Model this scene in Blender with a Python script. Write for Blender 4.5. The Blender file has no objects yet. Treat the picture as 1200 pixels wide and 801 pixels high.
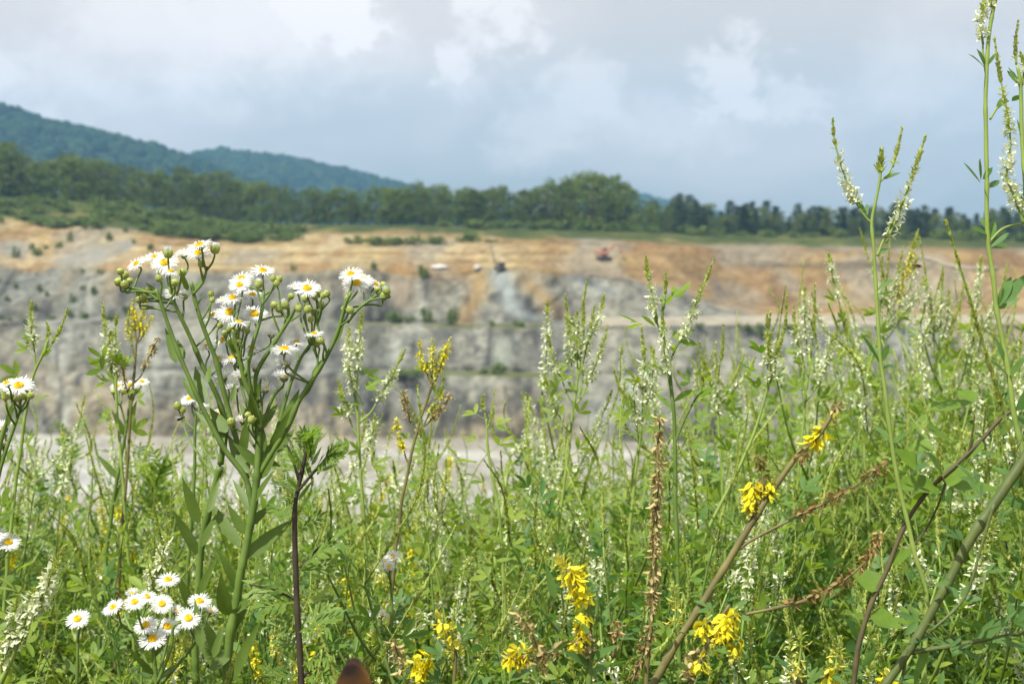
import bpy, math, random
import numpy as np
from mathutils import Vector, Matrix, Quaternion

# ------------------------------------------------------------------ camera, sky, sun, exposure
SC = bpy.context.scene
COL = SC.collection
R = math.radians
CAMZ = 1.35
PITCH = 4.95
FPX = 1500.0                      # focal length in pixels of the 1200 px wide photograph

cam_d = bpy.data.cameras.new('camera')
cam = bpy.data.objects.new('camera', cam_d)
COL.objects.link(cam)
cam.location = (0, 0, CAMZ)
cam.rotation_euler = (R(90 - PITCH), 0, 0)
cam_d.sensor_width = 36
cam_d.lens = 45
cam_d.clip_start = 0.05
cam_d.clip_end = 12000
cam_d.dof.use_dof = True
cam_d.dof.focus_distance = 0.86
cam_d.dof.aperture_fstop = 14.5
SC.camera = cam

HAZE = 0.00018
SUN_EL, SUN_AZ = 57.0, -138.0     # azimuth measured from +Y towards +X: behind the camera's left shoulder
sd = Vector((math.sin(R(SUN_AZ)) * math.cos(R(SUN_EL)), math.cos(R(SUN_AZ)) * math.cos(R(SUN_EL)), math.sin(R(SUN_EL))))
sun_d = bpy.data.lights.new('sun', 'SUN')
sun_d.energy = 4.6
sun_d.angle = R(0.5)
sun_d.color = (1.0, 0.95, 0.86)
sun = bpy.data.objects.new('sun', sun_d)
COL.objects.link(sun)
sun.rotation_euler = sd.to_track_quat('Z', 'Y').to_euler()
sun.location = (0, 0, 50)

SC.view_settings.view_transform = 'Standard'
SC.view_settings.look = 'None'
SC.view_settings.gamma = 1
SC.view_settings.use_curve_mapping = False
SC.view_settings.exposure = 0.80

SC.render.engine = 'CYCLES'
SC.cycles.use_denoising = True
SC.cycles.max_bounces = 6
SC.cycles.diffuse_bounces = 3
SC.cycles.glossy_bounces = 2
SC.cycles.transmission_bounces = 3
SC.cycles.volume_bounces = 0
SC.cycles.caustics_reflective = False
SC.cycles.caustics_refractive = False
SC.cycles.sample_clamp_indirect = 6

PC, PS = math.cos(R(PITCH)), math.sin(R(PITCH))


def pdir(px, py):
    cx = (px - 600.0) / FPX
    cy = (400.5 - py) / FPX
    return np.array([cx, PC + cy * PS, -PS + cy * PC])


def P(px, py, d):
    """the world point seen at pixel px,py of the photograph, d metres in front of the lens"""
    return np.array([0, 0, CAMZ]) + pdir(px, py) * d


def PY(px, py, Y):
    v = pdir(px, py)
    return np.array([0, 0, CAMZ]) + v * (Y / v[1])


# ---- world: Nishita sky with procedural cloud banks on the direction vector
W = bpy.data.worlds.new('World')
SC.world = W
W.use_nodes = True
nt = W.node_tree
for n in list(nt.nodes):
    nt.nodes.remove(n)


def wn(t, **k):
    n = nt.nodes.new(t)
    for a, b in k.items():
        setattr(n, a, b)
    return n


def wmath(op, a, b=None, c=None, clamp=False):
    n = wn('ShaderNodeMath', operation=op, use_clamp=clamp)
    for i, v in enumerate((a, b, c)):
        if v is None:
            continue
        if isinstance(v, (int, float)):
            n.inputs[i].default_value = v
        else:
            nt.links.new(v, n.inputs[i])
    return n.outputs[0]


def wmix(f, a, b):
    n = wn('ShaderNodeMix', data_type='RGBA')
    for s, v in (('Factor', f), ('A', a), ('B', b)):
        sock = [i for i in n.inputs if i.name == s and (i.type == 'VALUE' if s == 'Factor' else i.type == 'RGBA')][0]
        if isinstance(v, (int, float)):
            sock.default_value = v
        elif isinstance(v, tuple):
            sock.default_value = (*v, 1)
        else:
            nt.links.new(v, sock)
    return [o for o in n.outputs if o.type == 'RGBA'][0]


sky = wn('ShaderNodeTexSky', sky_type='NISHITA', sun_disc=False)
sky.sun_elevation = R(SUN_EL)
sky.sun_rotation = R(SUN_AZ)
sky.dust_density = 4.0
sky.air_density = 1.0
tc = wn('ShaderNodeTexCoord')
GEN = tc.outputs['Generated']


def wnoise(vec_scale, scale, detail=5, rough=0.55, dist=0.0, off=(0, 0, 0)):
    mp = wn('ShaderNodeMapping')
    nt.links.new(GEN, mp.inputs[0])
    mp.inputs['Scale'].default_value = vec_scale
    mp.inputs['Location'].default_value = off
    nz = wn('ShaderNodeTexNoise')
    nt.links.new(mp.outputs[0], nz.inputs['Vector'])
    nz.inputs['Scale'].default_value = scale
    nz.inputs['Detail'].default_value = detail
    nz.inputs['Roughness'].default_value = rough
    nz.inputs['Distortion'].default_value = dist
    return nz.outputs[0]


n_big = wnoise((1, 1, 2.2), 4.0, 4, 0.5, 0.3, (3.1, 0.2, 1.7))
n_mid = wnoise((1, 1, 1.5), 17.0, 6, 0.6, 0.3, (0.4, 5.1, 2.2))
n_fine = wnoise((1, 1, 1.2), 46.0, 5, 0.6, 0.2, (7.7, 1.1, 0.4))


def ramp(v, lo, hi):
    n = wn('ShaderNodeMapRange', interpolation_type='SMOOTHSTEP', clamp=True)
    nt.links.new(v, n.inputs[0])
    n.inputs[1].default_value = lo
    n.inputs[2].default_value = hi
    return n.outputs[0]


# distance to a cloud centre, roughened by noise so that its edge billows
wob = wmath('ADD', wmath('MULTIPLY', wmath('SUBTRACT', n_mid, 0.5), 0.085), wmath('MULTIPLY', wmath('SUBTRACT', n_fine, 0.5), 0.060))


def spot(px, py, r, soft, sx=1.0):
    c = pdir(px, py)
    c = c / np.linalg.norm(c)
    sub = wn('ShaderNodeVectorMath', operation='SUBTRACT')
    nt.links.new(GEN, sub.inputs[0])
    sub.inputs[1].default_value = tuple(c)
    scl = wn('ShaderNodeVectorMath', operation='MULTIPLY')
    nt.links.new(sub.outputs[0], scl.inputs[0])
    scl.inputs[1].default_value = (1 / sx, 0.3, 1)
    ln = wn('ShaderNodeVectorMath', operation='LENGTH')
    nt.links.new(scl.outputs[0], ln.inputs[0])
    d = wmath('ADD', ln.outputs['Value'], wob)
    return wmath('SUBTRACT', 1.0, ramp(d, r - soft, r + soft))


bright = None
for (px, py, r, soft, sx, amt) in [(385, 10, .032, .007, 1.1, .9), (290, 20, .052, .035, 1.6, .7), (190, 10, .04, .03, 1.6, .6), (538, 66, .013, .007, .8, .65), (590, 22, .024, .010, 1.1, .7), (560, 40, .012, .010, 1.0, .5),
                                   (545, 105, .012, .012, .9, .3), (0, 85, .022, .016, 1.2, .6), (90, 90, .022, .02, 1.8, .4), (865, 88, .026, .010, 1.3, .55), (920, 105, .016, .012, 1.6, .4), (690, 110, .018, .014, 1.3, .4), (30, 110, .02, .016, 1.4, .4),
                                   (650, 155, .020, .02, 1.6, .35), (780, 150, .02, .02, 2.2, .3), (1090, 95, .025, .025, 2.0, .3), (-300, 60, .06, .03, 1.5, .6), (1500, 80, .06, .03, 1.6, .6)]:
    s = wmath('MULTIPLY', spot(px, py, r, soft, sx), amt)
    bright = s if bright is None else wmath('MAXIMUM', bright, s)
sep = wn('ShaderNodeSeparateXYZ')
nt.links.new(GEN, sep.inputs[0])
elev = ramp(sep.outputs['Z'], -0.01, 0.19)
veil = wmath('MULTIPLY', wmath('ADD', wmath('MULTIPLY', ramp(n_big, 0.36, 0.66), 0.5), wmath('MULTIPLY', elev, 0.75)), 1.0, clamp=True)
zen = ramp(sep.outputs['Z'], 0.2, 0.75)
SKYK = 1.0
c0 = wmix(0.86, sky.outputs[0], (3.3, 3.35, 3.0))                # hazy blue-grey air
c1 = wmix(veil, c0, (6.0, 5.4, 5.0))                            # thin grey cloud veil
c2 = wmix(bright, c1, (8.3, 7.6, 7.2))                             # sunlit cumulus
c3 = wmix(wmath('MULTIPLY', zen, 0.85), c2, (10.5, 10.4, 10.2))     # unseen bright cloud overhead, added as fill to lift the shadows
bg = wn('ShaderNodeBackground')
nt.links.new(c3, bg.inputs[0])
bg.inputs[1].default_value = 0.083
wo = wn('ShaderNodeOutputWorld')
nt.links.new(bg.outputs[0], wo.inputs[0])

# ------------------------------------------------------------------ small helpers
rng = np.random.default_rng(7)
random.seed(7)


def nrm(v):
    v = np.asarray(v, float)
    return v / (np.linalg.norm(v) + 1e-12)


def lin(r, g, b):
    f = lambda c: (c / 255 / 12.92) if c / 255 <= 0.04045 else ((c / 255 + 0.055) / 1.055) ** 2.4
    return (f(r), f(g), f(b))


def hash2(i, j, seed):
    h = (i.astype(np.int64) * 374761393 + j.astype(np.int64) * 668265263 + seed * 974634777) & 0xFFFFFFFF
    h = ((h ^ (h >> 13)) * 1274126177) & 0xFFFFFFFF
    h = h ^ (h >> 16)
    return (h & 0xFFFF) / 65535.0


def vnoise(x, y, seed=0):
    x = np.asarray(x, float)
    y = np.asarray(y, float)
    i, j = np.floor(x), np.floor(y)
    fx, fy = x - i, y - j
    fx, fy = fx * fx * (3 - 2 * fx), fy * fy * (3 - 2 * fy)
    a, b = hash2(i, j, seed), hash2(i + 1, j, seed)
    c, d = hash2(i, j + 1, seed), hash2(i + 1, j + 1, seed)
    return (a * (1 - fx) + b * fx) * (1 - fy) + (c * (1 - fx) + d * fx) * fy


def fbm(x, y, seed=0, oct=4, gain=0.5):
    s, a, t = 0, 1.0, 0
    for k in range(oct):
        s = s + a * vnoise(x * 2 ** k, y * 2 ** k, seed + 17 * k)
        t += a
        a *= gain
    return s / t


def sstep(a, b, x):
    t = np.clip((x - a) / (b - a + 1e-12), 0, 1)
    return t * t * (3 - 2 * t)


# ------------------------------------------------------------------ materials
MATS = {}


class NB:
    def __init__(s, name):
        s.m = bpy.data.materials.new(name)
        s.m.use_nodes = True
        s.t = s.m.node_tree
        for n in list(s.t.nodes):
            s.t.nodes.remove(n)

    def n(s, t, **k):
        n = s.t.nodes.new(t)
        for a, b in k.items():
            setattr(n, a, b)
        return n

    def l(s, a, b):
        s.t.links.new(a, b)

    def mix(s, f, a, b, blend='MIX'):
        n = s.n('ShaderNodeMix', data_type='RGBA', blend_type=blend)
        for k, v in ((0, f), (6, a), (7, b)):
            if isinstance(v, (int, float)):
                n.inputs[k].default_value = v
            elif isinstance(v, tuple):
                n.inputs[k].default_value = (*v, 1)
            else:
                s.l(v, n.inputs[k])
        return n.outputs[2]

    def noise(s, scale, detail=3, coord='Object', rough=0.55, vscale=None):
        tcn = s.n('ShaderNodeTexCoord')
        nz = s.n('ShaderNodeTexNoise')
        src = tcn.outputs[coord]
        if vscale:
            mp = s.n('ShaderNodeMapping')
            mp.inputs['Scale'].default_value = vscale
            s.l(src, mp.inputs[0])
            src = mp.outputs[0]
        s.l(src, nz.inputs['Vector'])
        nz.inputs['Scale'].default_value = scale
        nz.inputs['Detail'].default_value = detail
        nz.inputs['Roughness'].default_value = rough
        return nz.outputs[0]

    def ramp(s, v, lo, hi):
        n = s.n('ShaderNodeMapRange', clamp=True)
        s.l(v, n.inputs[0])
        n.inputs[1].default_value = lo
        n.inputs[2].default_value = hi
        return n.outputs[0]

    def out(s, sh):
        o = s.n('ShaderNodeOutputMaterial')
        s.l(sh, o.inputs[0])
        return s.m


def leaf_mat(name, c1, c2, trans=None, tf=0.4, rough=0.5, spec=0.3, ns=120.0, c3=None):
    """thin leaf: colour varies from blade to blade and from plant to plant, light passes through"""
    b = NB(name)
    geo = b.n('ShaderNodeNewGeometry')
    oi = b.n('ShaderNodeObjectInfo')
    col = b.mix(geo.outputs['Random Per Island'], c1, c2)
    if c3:
        col = b.mix(b.ramp(oi.outputs['Random'], 0.35, 1.0), col, b.mix(0.6, col, c3))
    nz = b.noise(ns, 3)
    col = b.mix(b.ramp(nz, 0.3, 0.75), col, b.mix(1.0, col, (0.72, 0.78, 0.7), 'MULTIPLY'))
    p = b.n('ShaderNodeBsdfPrincipled')
    b.l(col, p.inputs['Base Color'])
    p.inputs['Roughness'].default_value = rough
    p.inputs['Specular IOR Level'].default_value = spec
    tr = b.n('ShaderNodeBsdfTranslucent')
    t = trans or (1.5, 1.5, 0.7)
    b.l(b.mix(1.0, col, t, 'MULTIPLY'), tr.inputs[0])
    mx = b.n('ShaderNodeMixShader')
    mx.inputs[0].default_value = tf
    b.l(p.outputs[0], mx.inputs[1])
    b.l(tr.outputs[0], mx.inputs[2])
    MATS[name] = b.out(mx.outputs[0])


def solid_mat(name, c1, c2=None, rough=0.6, scale=40.0, spec=0.3, metal=0.0, bump=0.0, detail=4, vscale=None):
    b = NB(name)
    c2 = c2 or tuple(v * 0.75 for v in c1)
    nz = b.noise(scale, detail, vscale=vscale)
    col = b.mix(b.ramp(nz, 0.32, 0.68), c1, c2)
    p = b.n('ShaderNodeBsdfPrincipled')
    b.l(col, p.inputs['Base Color'])
    p.inputs['Roughness'].default_value = rough
    p.inputs['Specular IOR Level'].default_value = spec
    p.inputs['Metallic'].default_value = metal
    if bump:
        bp = b.n('ShaderNodeBump')
        bp.inputs['Strength'].default_value = bump
        b.l(nz, bp.inputs['Height'])
        b.l(bp.outputs[0], p.inputs['Normal'])
    MATS[name] = b.out(p.outputs[0])


G3 = (0.165, 0.275, 0.040)
leaf_mat('clover_leaf', (0.125, 0.235, 0.036), (0.230, 0.335, 0.048), tf=0.52, c3=G3)
leaf_mat('clover_leaf_dark', (0.075, 0.170, 0.050), (0.140, 0.245, 0.065), tf=0.45)
leaf_mat('pale_leaf', (0.180, 0.280, 0.050), (0.295, 0.375, 0.065), tf=0.52, c3=G3)
leaf_mat('fleabane_leaf', (0.085, 0.150, 0.028), (0.130, 0.195, 0.036), tf=0.34)
leaf_mat('mugwort_leaf', (0.125, 0.220, 0.045), (0.20, 0.295, 0.06), tf=0.45, c3=(0.15, 0.25, 0.06))
leaf_mat('bean_leaf', (0.13, 0.235, 0.03), (0.17, 0.27, 0.035), tf=0.48)
leaf_mat('grass_leaf', (0.15, 0.21, 0.04), (0.29, 0.30, 0.08), tf=0.35)
leaf_mat('white_petal', (0.80, 0.80, 0.82), (0.84, 0.83, 0.84), trans=(1, 1, 1), tf=0.35, rough=0.6, spec=0.1)
leaf_mat('white_floret', (0.66, 0.70, 0.42), (0.80, 0.82, 0.68), trans=(1, 1, 0.9), tf=0.35, rough=0.6, spec=0.1)
leaf_mat('yellow_floret', (0.76, 0.66, 0.02), (0.82, 0.76, 0.06), trans=(1.1, 1.0, 0.4), tf=0.35, rough=0.6, spec=0.1)
leaf_mat('pale_yellow_floret', (0.58, 0.58, 0.12), (0.70, 0.66, 0.16), trans=(1.1, 1.0, 0.5), tf=0.35, rough=0.6, spec=0.1)
leaf_mat('green_bud', (0.33, 0.40, 0.09), (0.50, 0.54, 0.18), tf=0.3, rough=0.6)
leaf_mat('rusty_floret', (0.24, 0.14, 0.06), (0.46, 0.34, 0.15), trans=(1.2, 1.0, 0.6), tf=0.25, rough=0.8, spec=0.1)
leaf_mat('straw_floret', (0.40, 0.31, 0.14), (0.56, 0.46, 0.24), trans=(1, 1, 0.8), tf=0.3, rough=0.8, spec=0.1)
solid_mat('green_stem', (0.120, 0.190, 0.035), (0.075, 0.130, 0.026), 0.5, 60)
solid_mat('pale_stem', (0.22, 0.30, 0.065), (0.16, 0.235, 0.05), 0.5, 60)
solid_mat('thick_stem', (0.090, 0.118, 0.030), (0.055, 0.080, 0.022), 0.5, 14, bump=0.25, vscale=(9, 9, 1.2))
solid_mat('dark_stem', (0.030, 0.018, 0.020), (0.055, 0.045, 0.03), 0.5, 60)
solid_mat('brown_stem', (0.055, 0.040, 0.022), (0.100, 0.085, 0.040), 0.65, 50, bump=0.2)
solid_mat('tan_stem', (0.17, 0.155, 0.05), (0.095, 0.085, 0.035), 0.6, 50)
solid_mat('rusty_stem', (0.17, 0.10, 0.05), (0.12, 0.11, 0.045), 0.7, 50)
solid_mat('involucre', (0.20, 0.27, 0.07), (0.13, 0.19, 0.05), 0.6, 900)
solid_mat('disc_yellow', (0.82, 0.62, 0.02), (0.72, 0.44, 0.012), 0.75, 900, bump=0.6)
solid_mat('soil', (0.10, 0.075, 0.045), (0.06, 0.045, 0.03), 0.95, 9, bump=0.4)
solid_mat('bark', (0.11, 0.085, 0.065), (0.06, 0.045, 0.035), 0.9, 3)
leaf_mat('tree_leaf', (0.046, 0.078, 0.014), (0.105, 0.145, 0.026), tf=0.28, ns=1.0, c3=(0.10, 0.14, 0.03))
leaf_mat('light_tree_leaf', (0.075, 0.120, 0.018), (0.140, 0.190, 0.030), tf=0.3, ns=1.0, c3=(0.11, 0.16, 0.03))
leaf_mat('pine_leaf', (0.022, 0.046, 0.022), (0.052, 0.080, 0.034), tf=0.15, ns=1.0)
leaf_mat('shrub_leaf', (0.070, 0.118, 0.022), (0.135, 0.190, 0.036), tf=0.3, ns=1.0, c3=(0.10, 0.15, 0.03))
leaf_mat('wood_leaf', (0.008, 0.023, 0.016), (0.030, 0.054, 0.026), tf=0.05, ns=0.02, rough=0.9, spec=0.0)
solid_mat('red_paint', (0.34, 0.16, 0.11), (0.27, 0.15, 0.105), 0.45, 2)
solid_mat('dark_metal', (0.03, 0.03, 0.032), (0.055, 0.05, 0.045), 0.6, 4)
solid_mat('cab_glass', (0.05, 0.06, 0.07), (0.04, 0.05, 0.06), 0.1, 1)
solid_mat('pale_rock', (0.50, 0.49, 0.46), (0.38, 0.36, 0.33), 0.9, 1.2, bump=0.3)
solid_mat('grey_rock', (0.40, 0.38, 0.35), (0.27, 0.25, 0.23), 0.9, 1.2, bump=0.3)
solid_mat('spoil', (0.27, 0.24, 0.18), (0.20, 0.17, 0.13), 0.95, 1.5)
solid_mat('insect_black', (0.012, 0.011, 0.010), (0.025, 0.02, 0.016), 0.4, 300)
solid_mat('bee_brown', (0.16, 0.085, 0.02), (0.035, 0.022, 0.012), 0.6, 500)
solid_mat('butterfly_wing', (0.022, 0.014, 0.012), (0.15, 0.07, 0.012), 0.8, 75, detail=2)
leaf_mat('fly_wing', (0.35, 0.36, 0.36), (0.42, 0.42, 0.42), trans=(1, 1, 1), tf=0.6)


def terrain_mat(name, nscale, amt, bump, vs=None, nscale2=None):
    """albedo from the terrain's painted soil and rock map, broken up by procedural grain"""
    b = NB(name)
    vc = b.n('ShaderNodeVertexColor', layer_name='soil')
    n1 = b.noise(nscale, 6, rough=0.65, vscale=vs)
    n2 = b.noise(nscale2 or nscale * 5, 4, rough=0.6)
    f = b.ramp(n1, 0.25, 0.75)
    dk = b.mix(1.0, vc.outputs[0], (1 - amt, 1 - amt, 1 - amt * 0.95), 'MULTIPLY')
    lt = b.mix(1.0, vc.outputs[0], (1 + amt * .6, 1 + amt * .6, 1 + amt * .55), 'MULTIPLY')
    col = b.mix(f, dk, lt)
    col = b.mix(b.ramp(n2, 0.3, 0.7), b.mix(1.0, col, (0.82, 0.82, 0.83), 'MULTIPLY'), col)
    p = b.n('ShaderNodeBsdfPrincipled')
    b.l(col, p.inputs['Base Color'])
    p.inputs['Roughness'].default_value = 0.95
    p.inputs['Specular IOR Level'].default_value = 0.1
    bp = b.n('ShaderNodeBump')
    bp.inputs['Strength'].default_value = bump
    bp.inputs['Distance'].default_value = 0.6
    b.l(n1, bp.inputs['Height'])
    b.l(bp.outputs[0], p.inputs['Normal'])
    MATS[name] = b.out(p.outputs[0])


terrain_mat('quarry_rock', 0.22, 0.42, 1.0, (1.3, 1, 0.8), 1.3)

# ------------------------------------------------------------------ mesh builder


def leaf_template(rows, prof):
    us = np.linspace(0, 1, rows)
    V, F = [], []
    for u in us:
        w = prof(u)
        for v in (-1, 0, 1):
            V.append((u, v * w, abs(v) * w))
    for i in range(rows - 1):
        for k in range(2):
            a = i * 3 + k
            F.append((a, a + 1, a + 4, a + 3))
    return np.array(V), np.array(F)


def strip_template(rows, prof):
    V, F = [], []
    for u in np.linspace(0, 1, rows):
        w = prof(u)
        V += [(u, -w, 0), (u, w, 0)]
    for i in range(rows - 1):
        F.append((2 * i, 2 * i + 1, 2 * i + 3, 2 * i + 2))
    return np.array(V), np.array(F)


TPL = {
    'leaflet': leaf_template(5, lambda u: 0.5 * (0.12 + 0.88 * math.sin(math.pi * min(1, u * 0.92 + 0.02)) ** 0.8) if 0 < u < 1 else (0.08 if u == 0 else 0.04)),
    'lance': leaf_template(7, lambda u: 0.5 * max(0.03, (math.sin(math.pi * u ** 0.72) ** 0.9 * (1 - 0.25 * u)) if u < 1 else 0.03) + (0.10 * (1 - u) if u < .3 else 0)),
    'ovate': leaf_template(7, lambda u: 0.5 * max(0.03, 1.15 * math.sin(math.pi * u ** 0.6) ** 0.8 * (1 - 0.3 * u)) if 0 < u < 1 else 0.03),
    'lobe': leaf_template(3, lambda u: (0.28, 0.5, 0.04)[int(round(u * 2))]),
    'floret': leaf_template(3, lambda u: (0.22, 0.5, 0.16)[int(round(u * 2))]),
    'petal': strip_template(4, lambda u: 0.5 * (0.55, 0.95, 1.0, 0.45)[int(round(u * 3))]),
    'blade': strip_template(5, lambda u: 0.5 * (1 - u ** 1.6 * 0.95)),
    'clump': strip_template(2, lambda u: 0.5),
}


class MB:
    """collects tubes, lathes, boxes and batches of leaves; build() links them as ONE mesh object"""

    def __init__(s):
        s.V, s.F, s.M = [], [], []
        s.nv = 0
        s.lv = {}

    def add(s, V, F, m=0):
        V = np.asarray(V, float)
        s.V.append(V)
        for f in F:
            s.F.append(tuple(int(i) + s.nv for i in f))
            s.M.append(m)
        s.nv += len(V)

    def tube(s, pts, radii, n=6, m=0, cap=True):
        pts = np.asarray(pts, float)
        k = len(pts)
        if np.isscalar(radii):
            radii = [radii] * k
        tang = np.gradient(pts, axis=0)
        ref = np.array([0.31, 0.77, 0.55])
        V = []
        for i in range(k):
            t = nrm(tang[i])
            a = ref - t * ref.dot(t)
            if np.linalg.norm(a) < 0.05:
                a = np.cross(t, [1, 0, 0])
            a = nrm(a)
            b = np.cross(t, a)
            ref = a
            for j in range(n):
                th = 2 * math.pi * j / n
                V.append(pts[i] + radii[i] * (math.cos(th) * a + math.sin(th) * b))
        F = [(i * n + j, i * n + (j + 1) % n, (i + 1) * n + (j + 1) % n, (i + 1) * n + j) for i in range(k - 1) for j in range(n)]
        if cap:
            F.append(tuple(range(n - 1, -1, -1)))
            F.append(tuple((k - 1) * n + j for j in range(n)))
        s.add(V, F, m)

    def lathe(s, prof, n=10, m=0, center=(0, 0, 0), axis=(0, 0, 1)):
        ax = nrm(axis)
        a = nrm(np.cross(ax, [0.3, 0.9, 0.1]))
        b = np.cross(ax, a)
        V = [np.asarray(center) + ax * h + r * (math.cos(2 * math.pi * j / n) * a + math.sin(2 * math.pi * j / n) * b) for (r, h) in prof for j in range(n)]
        k = len(prof)
        F = [(i * n + j, i * n + (j + 1) % n, (i + 1) * n + (j + 1) % n, (i + 1) * n + j) for i in range(k - 1) for j in range(n)]
        F.append(tuple(range(n - 1, -1, -1)))
        F.append(tuple((k - 1) * n + j for j in range(n)))
        s.add(V, F, m)

    def box(s, c, size, rot=None, m=0, taper=1.0, bev=0.12):
        hx, hy, hz = np.array(size) / 2.0
        bv = min(hx, hy, hz) * bev
        V, rings = [], []
        for (z, ins, t) in ((-hz, bv, 1), (-hz + bv, 0, 1), (hz - bv, 0, taper), (hz, bv, taper)):
            x, y = hx * t, hy * t
            q = bv
            rings.append([(x - q - ins, y - ins), (x - ins, y - q - ins), (x - ins, -y + q + ins), (x - q - ins, -y + ins), (-x + q + ins, -y + ins), (-x + ins, -y + q + ins), (-x + ins, y - q - ins), (-x + q + ins, y - ins)])
            V += [(a, b, z) for a, b in rings[-1]]
        F = [(i * 8 + (j + 1) % 8, i * 8 + j, (i + 1) * 8 + j, (i + 1) * 8 + (j + 1) % 8) for i in range(3) for j in range(8)]
        F.append(tuple(range(8)))
        F.append(tuple(24 + j for j in range(7, -1, -1)))
        V = np.array(V)
        if rot is not None:
            V = V @ np.array(rot.to_matrix()).T
        s.add(V + np.asarray(c, float), F, m)

    def leaf(s, tpl, base, d, n, L, Wd, droop=0.0, fold=0.15, m=0):
        s.lv.setdefault((tpl, m), []).append((*base, *d, *n, L, Wd, droop, fold))

    def leaf_batch(s, tpl, base, d, n, L, Wd, droop, fold, m=0):
        N = len(base)
        bc = lambda v: np.broadcast_to(np.asarray(v, float), (N,))
        A = np.column_stack([base, d, n, bc(L), bc(Wd), bc(droop), bc(fold)])
        s.lv.setdefault((tpl, m), []).extend(map(tuple, A))

    def arrays(s):
        Vs = list(s.V)
        nv = s.nv
        F4, M4 = [], []
        for (tpl, m), rows in s.lv.items():
            A = np.array(rows)
            T, TF = TPL[tpl]
            base, d, n = A[:, 0:3], A[:, 3:6], A[:, 6:9]
            d = d / (np.linalg.norm(d, axis=1, keepdims=True) + 1e-9)
            side = np.cross(d, n)
            side = side / (np.linalg.norm(side, axis=1, keepdims=True) + 1e-9)
            up = np.cross(side, d)
            L, Wd, dr, fo = A[:, 9], A[:, 10], A[:, 11], A[:, 12]
            u, v, av = T[:, 0], T[:, 1], T[:, 2]
            V = (base[:, None, :] + d[:, None, :] * (L[:, None] * u)[..., None] + side[:, None, :] * (Wd[:, None] * v)[..., None]
                 + up[:, None, :] * (-dr[:, None] * L[:, None] * u ** 2 + fo[:, None] * Wd[:, None] * av)[..., None])
            N, K = len(A), len(T)
            Vs.append(V.reshape(-1, 3))
            F4.append((TF[None] + (np.arange(N) * K)[:, None, None] + nv).reshape(-1, 4))
            M4.append(np.full(N * len(TF), m))
            nv += N * K
        V = np.concatenate(Vs) if Vs else np.zeros((0, 3))
        return V, s.F, np.array(s.M, int), (np.concatenate(F4) if F4 else np.zeros((0, 4), int)), (np.concatenate(M4) if M4 else np.zeros(0, int))

    def mesh(s, name, mats, smooth=True, origin=None):
        V, F, M, F4, M4 = s.arrays()
        if origin is not None:
            V = V - np.asarray(origin)
        me = bpy.data.meshes.new(name)
        loops = np.concatenate([np.array([i for f in F for i in f], int), F4.ravel()]).astype(np.int32)
        lens = np.concatenate([np.array([len(f) for f in F], int), np.full(len(F4), 4)]).astype(np.int32)
        starts = np.concatenate([[0], np.cumsum(lens)[:-1]]).astype(np.int32) if len(lens) else np.zeros(0, np.int32)
        me.vertices.add(len(V))
        me.vertices.foreach_set('co', V.astype(np.float32).ravel())
        me.loops.add(len(loops))
        me.loops.foreach_set('vertex_index', loops)
        me.polygons.add(len(lens))
        me.polygons.foreach_set('loop_start', starts)
        me.polygons.foreach_set('material_index', np.concatenate([M, M4]).astype(np.int32))
        me.polygons.foreach_set('use_smooth', np.full(len(lens), smooth, bool))
        for mt in (mats if isinstance(mats, (list, tuple)) else [mats]):
            me.materials.append(MATS[mt])
        me.update(calc_edges=True)
        me.validate()
        return me

    def build(s, name, mats, parent=None, smooth=True, origin=None):
        me = s.mesh(name, mats, smooth, origin)
        return link(name, me, parent)


def link(name, data, parent=None):
    o = bpy.data.objects.new(name, data)
    COL.objects.link(o)
    if parent is not None:
        o.parent = parent
    return o


def tag(o, label, cat, group=None, kind=None):
    if label:
        o['label'] = label
    if cat:
        o['category'] = cat
    if group:
        o['group'] = group
    if kind:
        o['kind'] = kind
    return o


def thing(name, label, cat, loc, group=None):
    o = link(name, None)
    o.location = loc
    return tag(o, label, cat, group)


def children(o):
    return KIDS.get(o.name, [])


KIDS = {}


def copy_thing(root, label, loc, rz=0, sc=(1, 1, 1), tilt=(0, 0), group=None):
    """a copy of a thing with copies of its parts and sub-parts"""
    r = root.copy()
    COL.objects.link(r)
    r.location = loc
    r.rotation_euler = (tilt[0], tilt[1], rz)
    r.scale = sc
    r['label'] = label
    if group:
        r['group'] = group
    for ch in list(root.children):
        c = ch.copy()
        COL.objects.link(c)
        c.parent = r
        for g in list(ch.children):
            e = g.copy()
            COL.objects.link(e)
            e.parent = c
    return r


def smooth_path(pts, n=8):
    """Catmull-Rom through the points"""
    p = [np.asarray(q, float) for q in pts]
    if len(p) == 2:
        return np.array([p[0] * (1 - t) + p[1] * t for t in np.linspace(0, 1, n)])
    p = [2 * p[0] - p[1]] + p + [2 * p[-1] - p[-2]]
    out = []
    for i in range(1, len(p) - 2):
        for t in np.linspace(0, 1, n, endpoint=False):
            a, b, c, d = p[i - 1], p[i], p[i + 1], p[i + 2]
            out.append(0.5 * (2 * b + (c - a) * t + (2 * a - 5 * b + 4 * c - d) * t * t + (3 * b - a - 3 * c + d) * t ** 3))
    out.append(p[-2])
    return np.array(out)


# ------------------------------------------------------------------ ground on this side of the pit
FLOOR = -37.2


def gz(x, y):
    x = np.asarray(x, float)
    y = np.asarray(y, float)
    a = -0.10 * np.clip(y - 1.6, 0, 4.2) - 0.42 * np.clip(y - 5.8, 0, 3) - 0.86 * np.clip(y - 8.8, 0, 500)
    return np.maximum(a + 0.06 * (vnoise(x * 1.3 + 9, y * 1.3 + 5, 3) - 0.5), FLOOR - 0.5)


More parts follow.
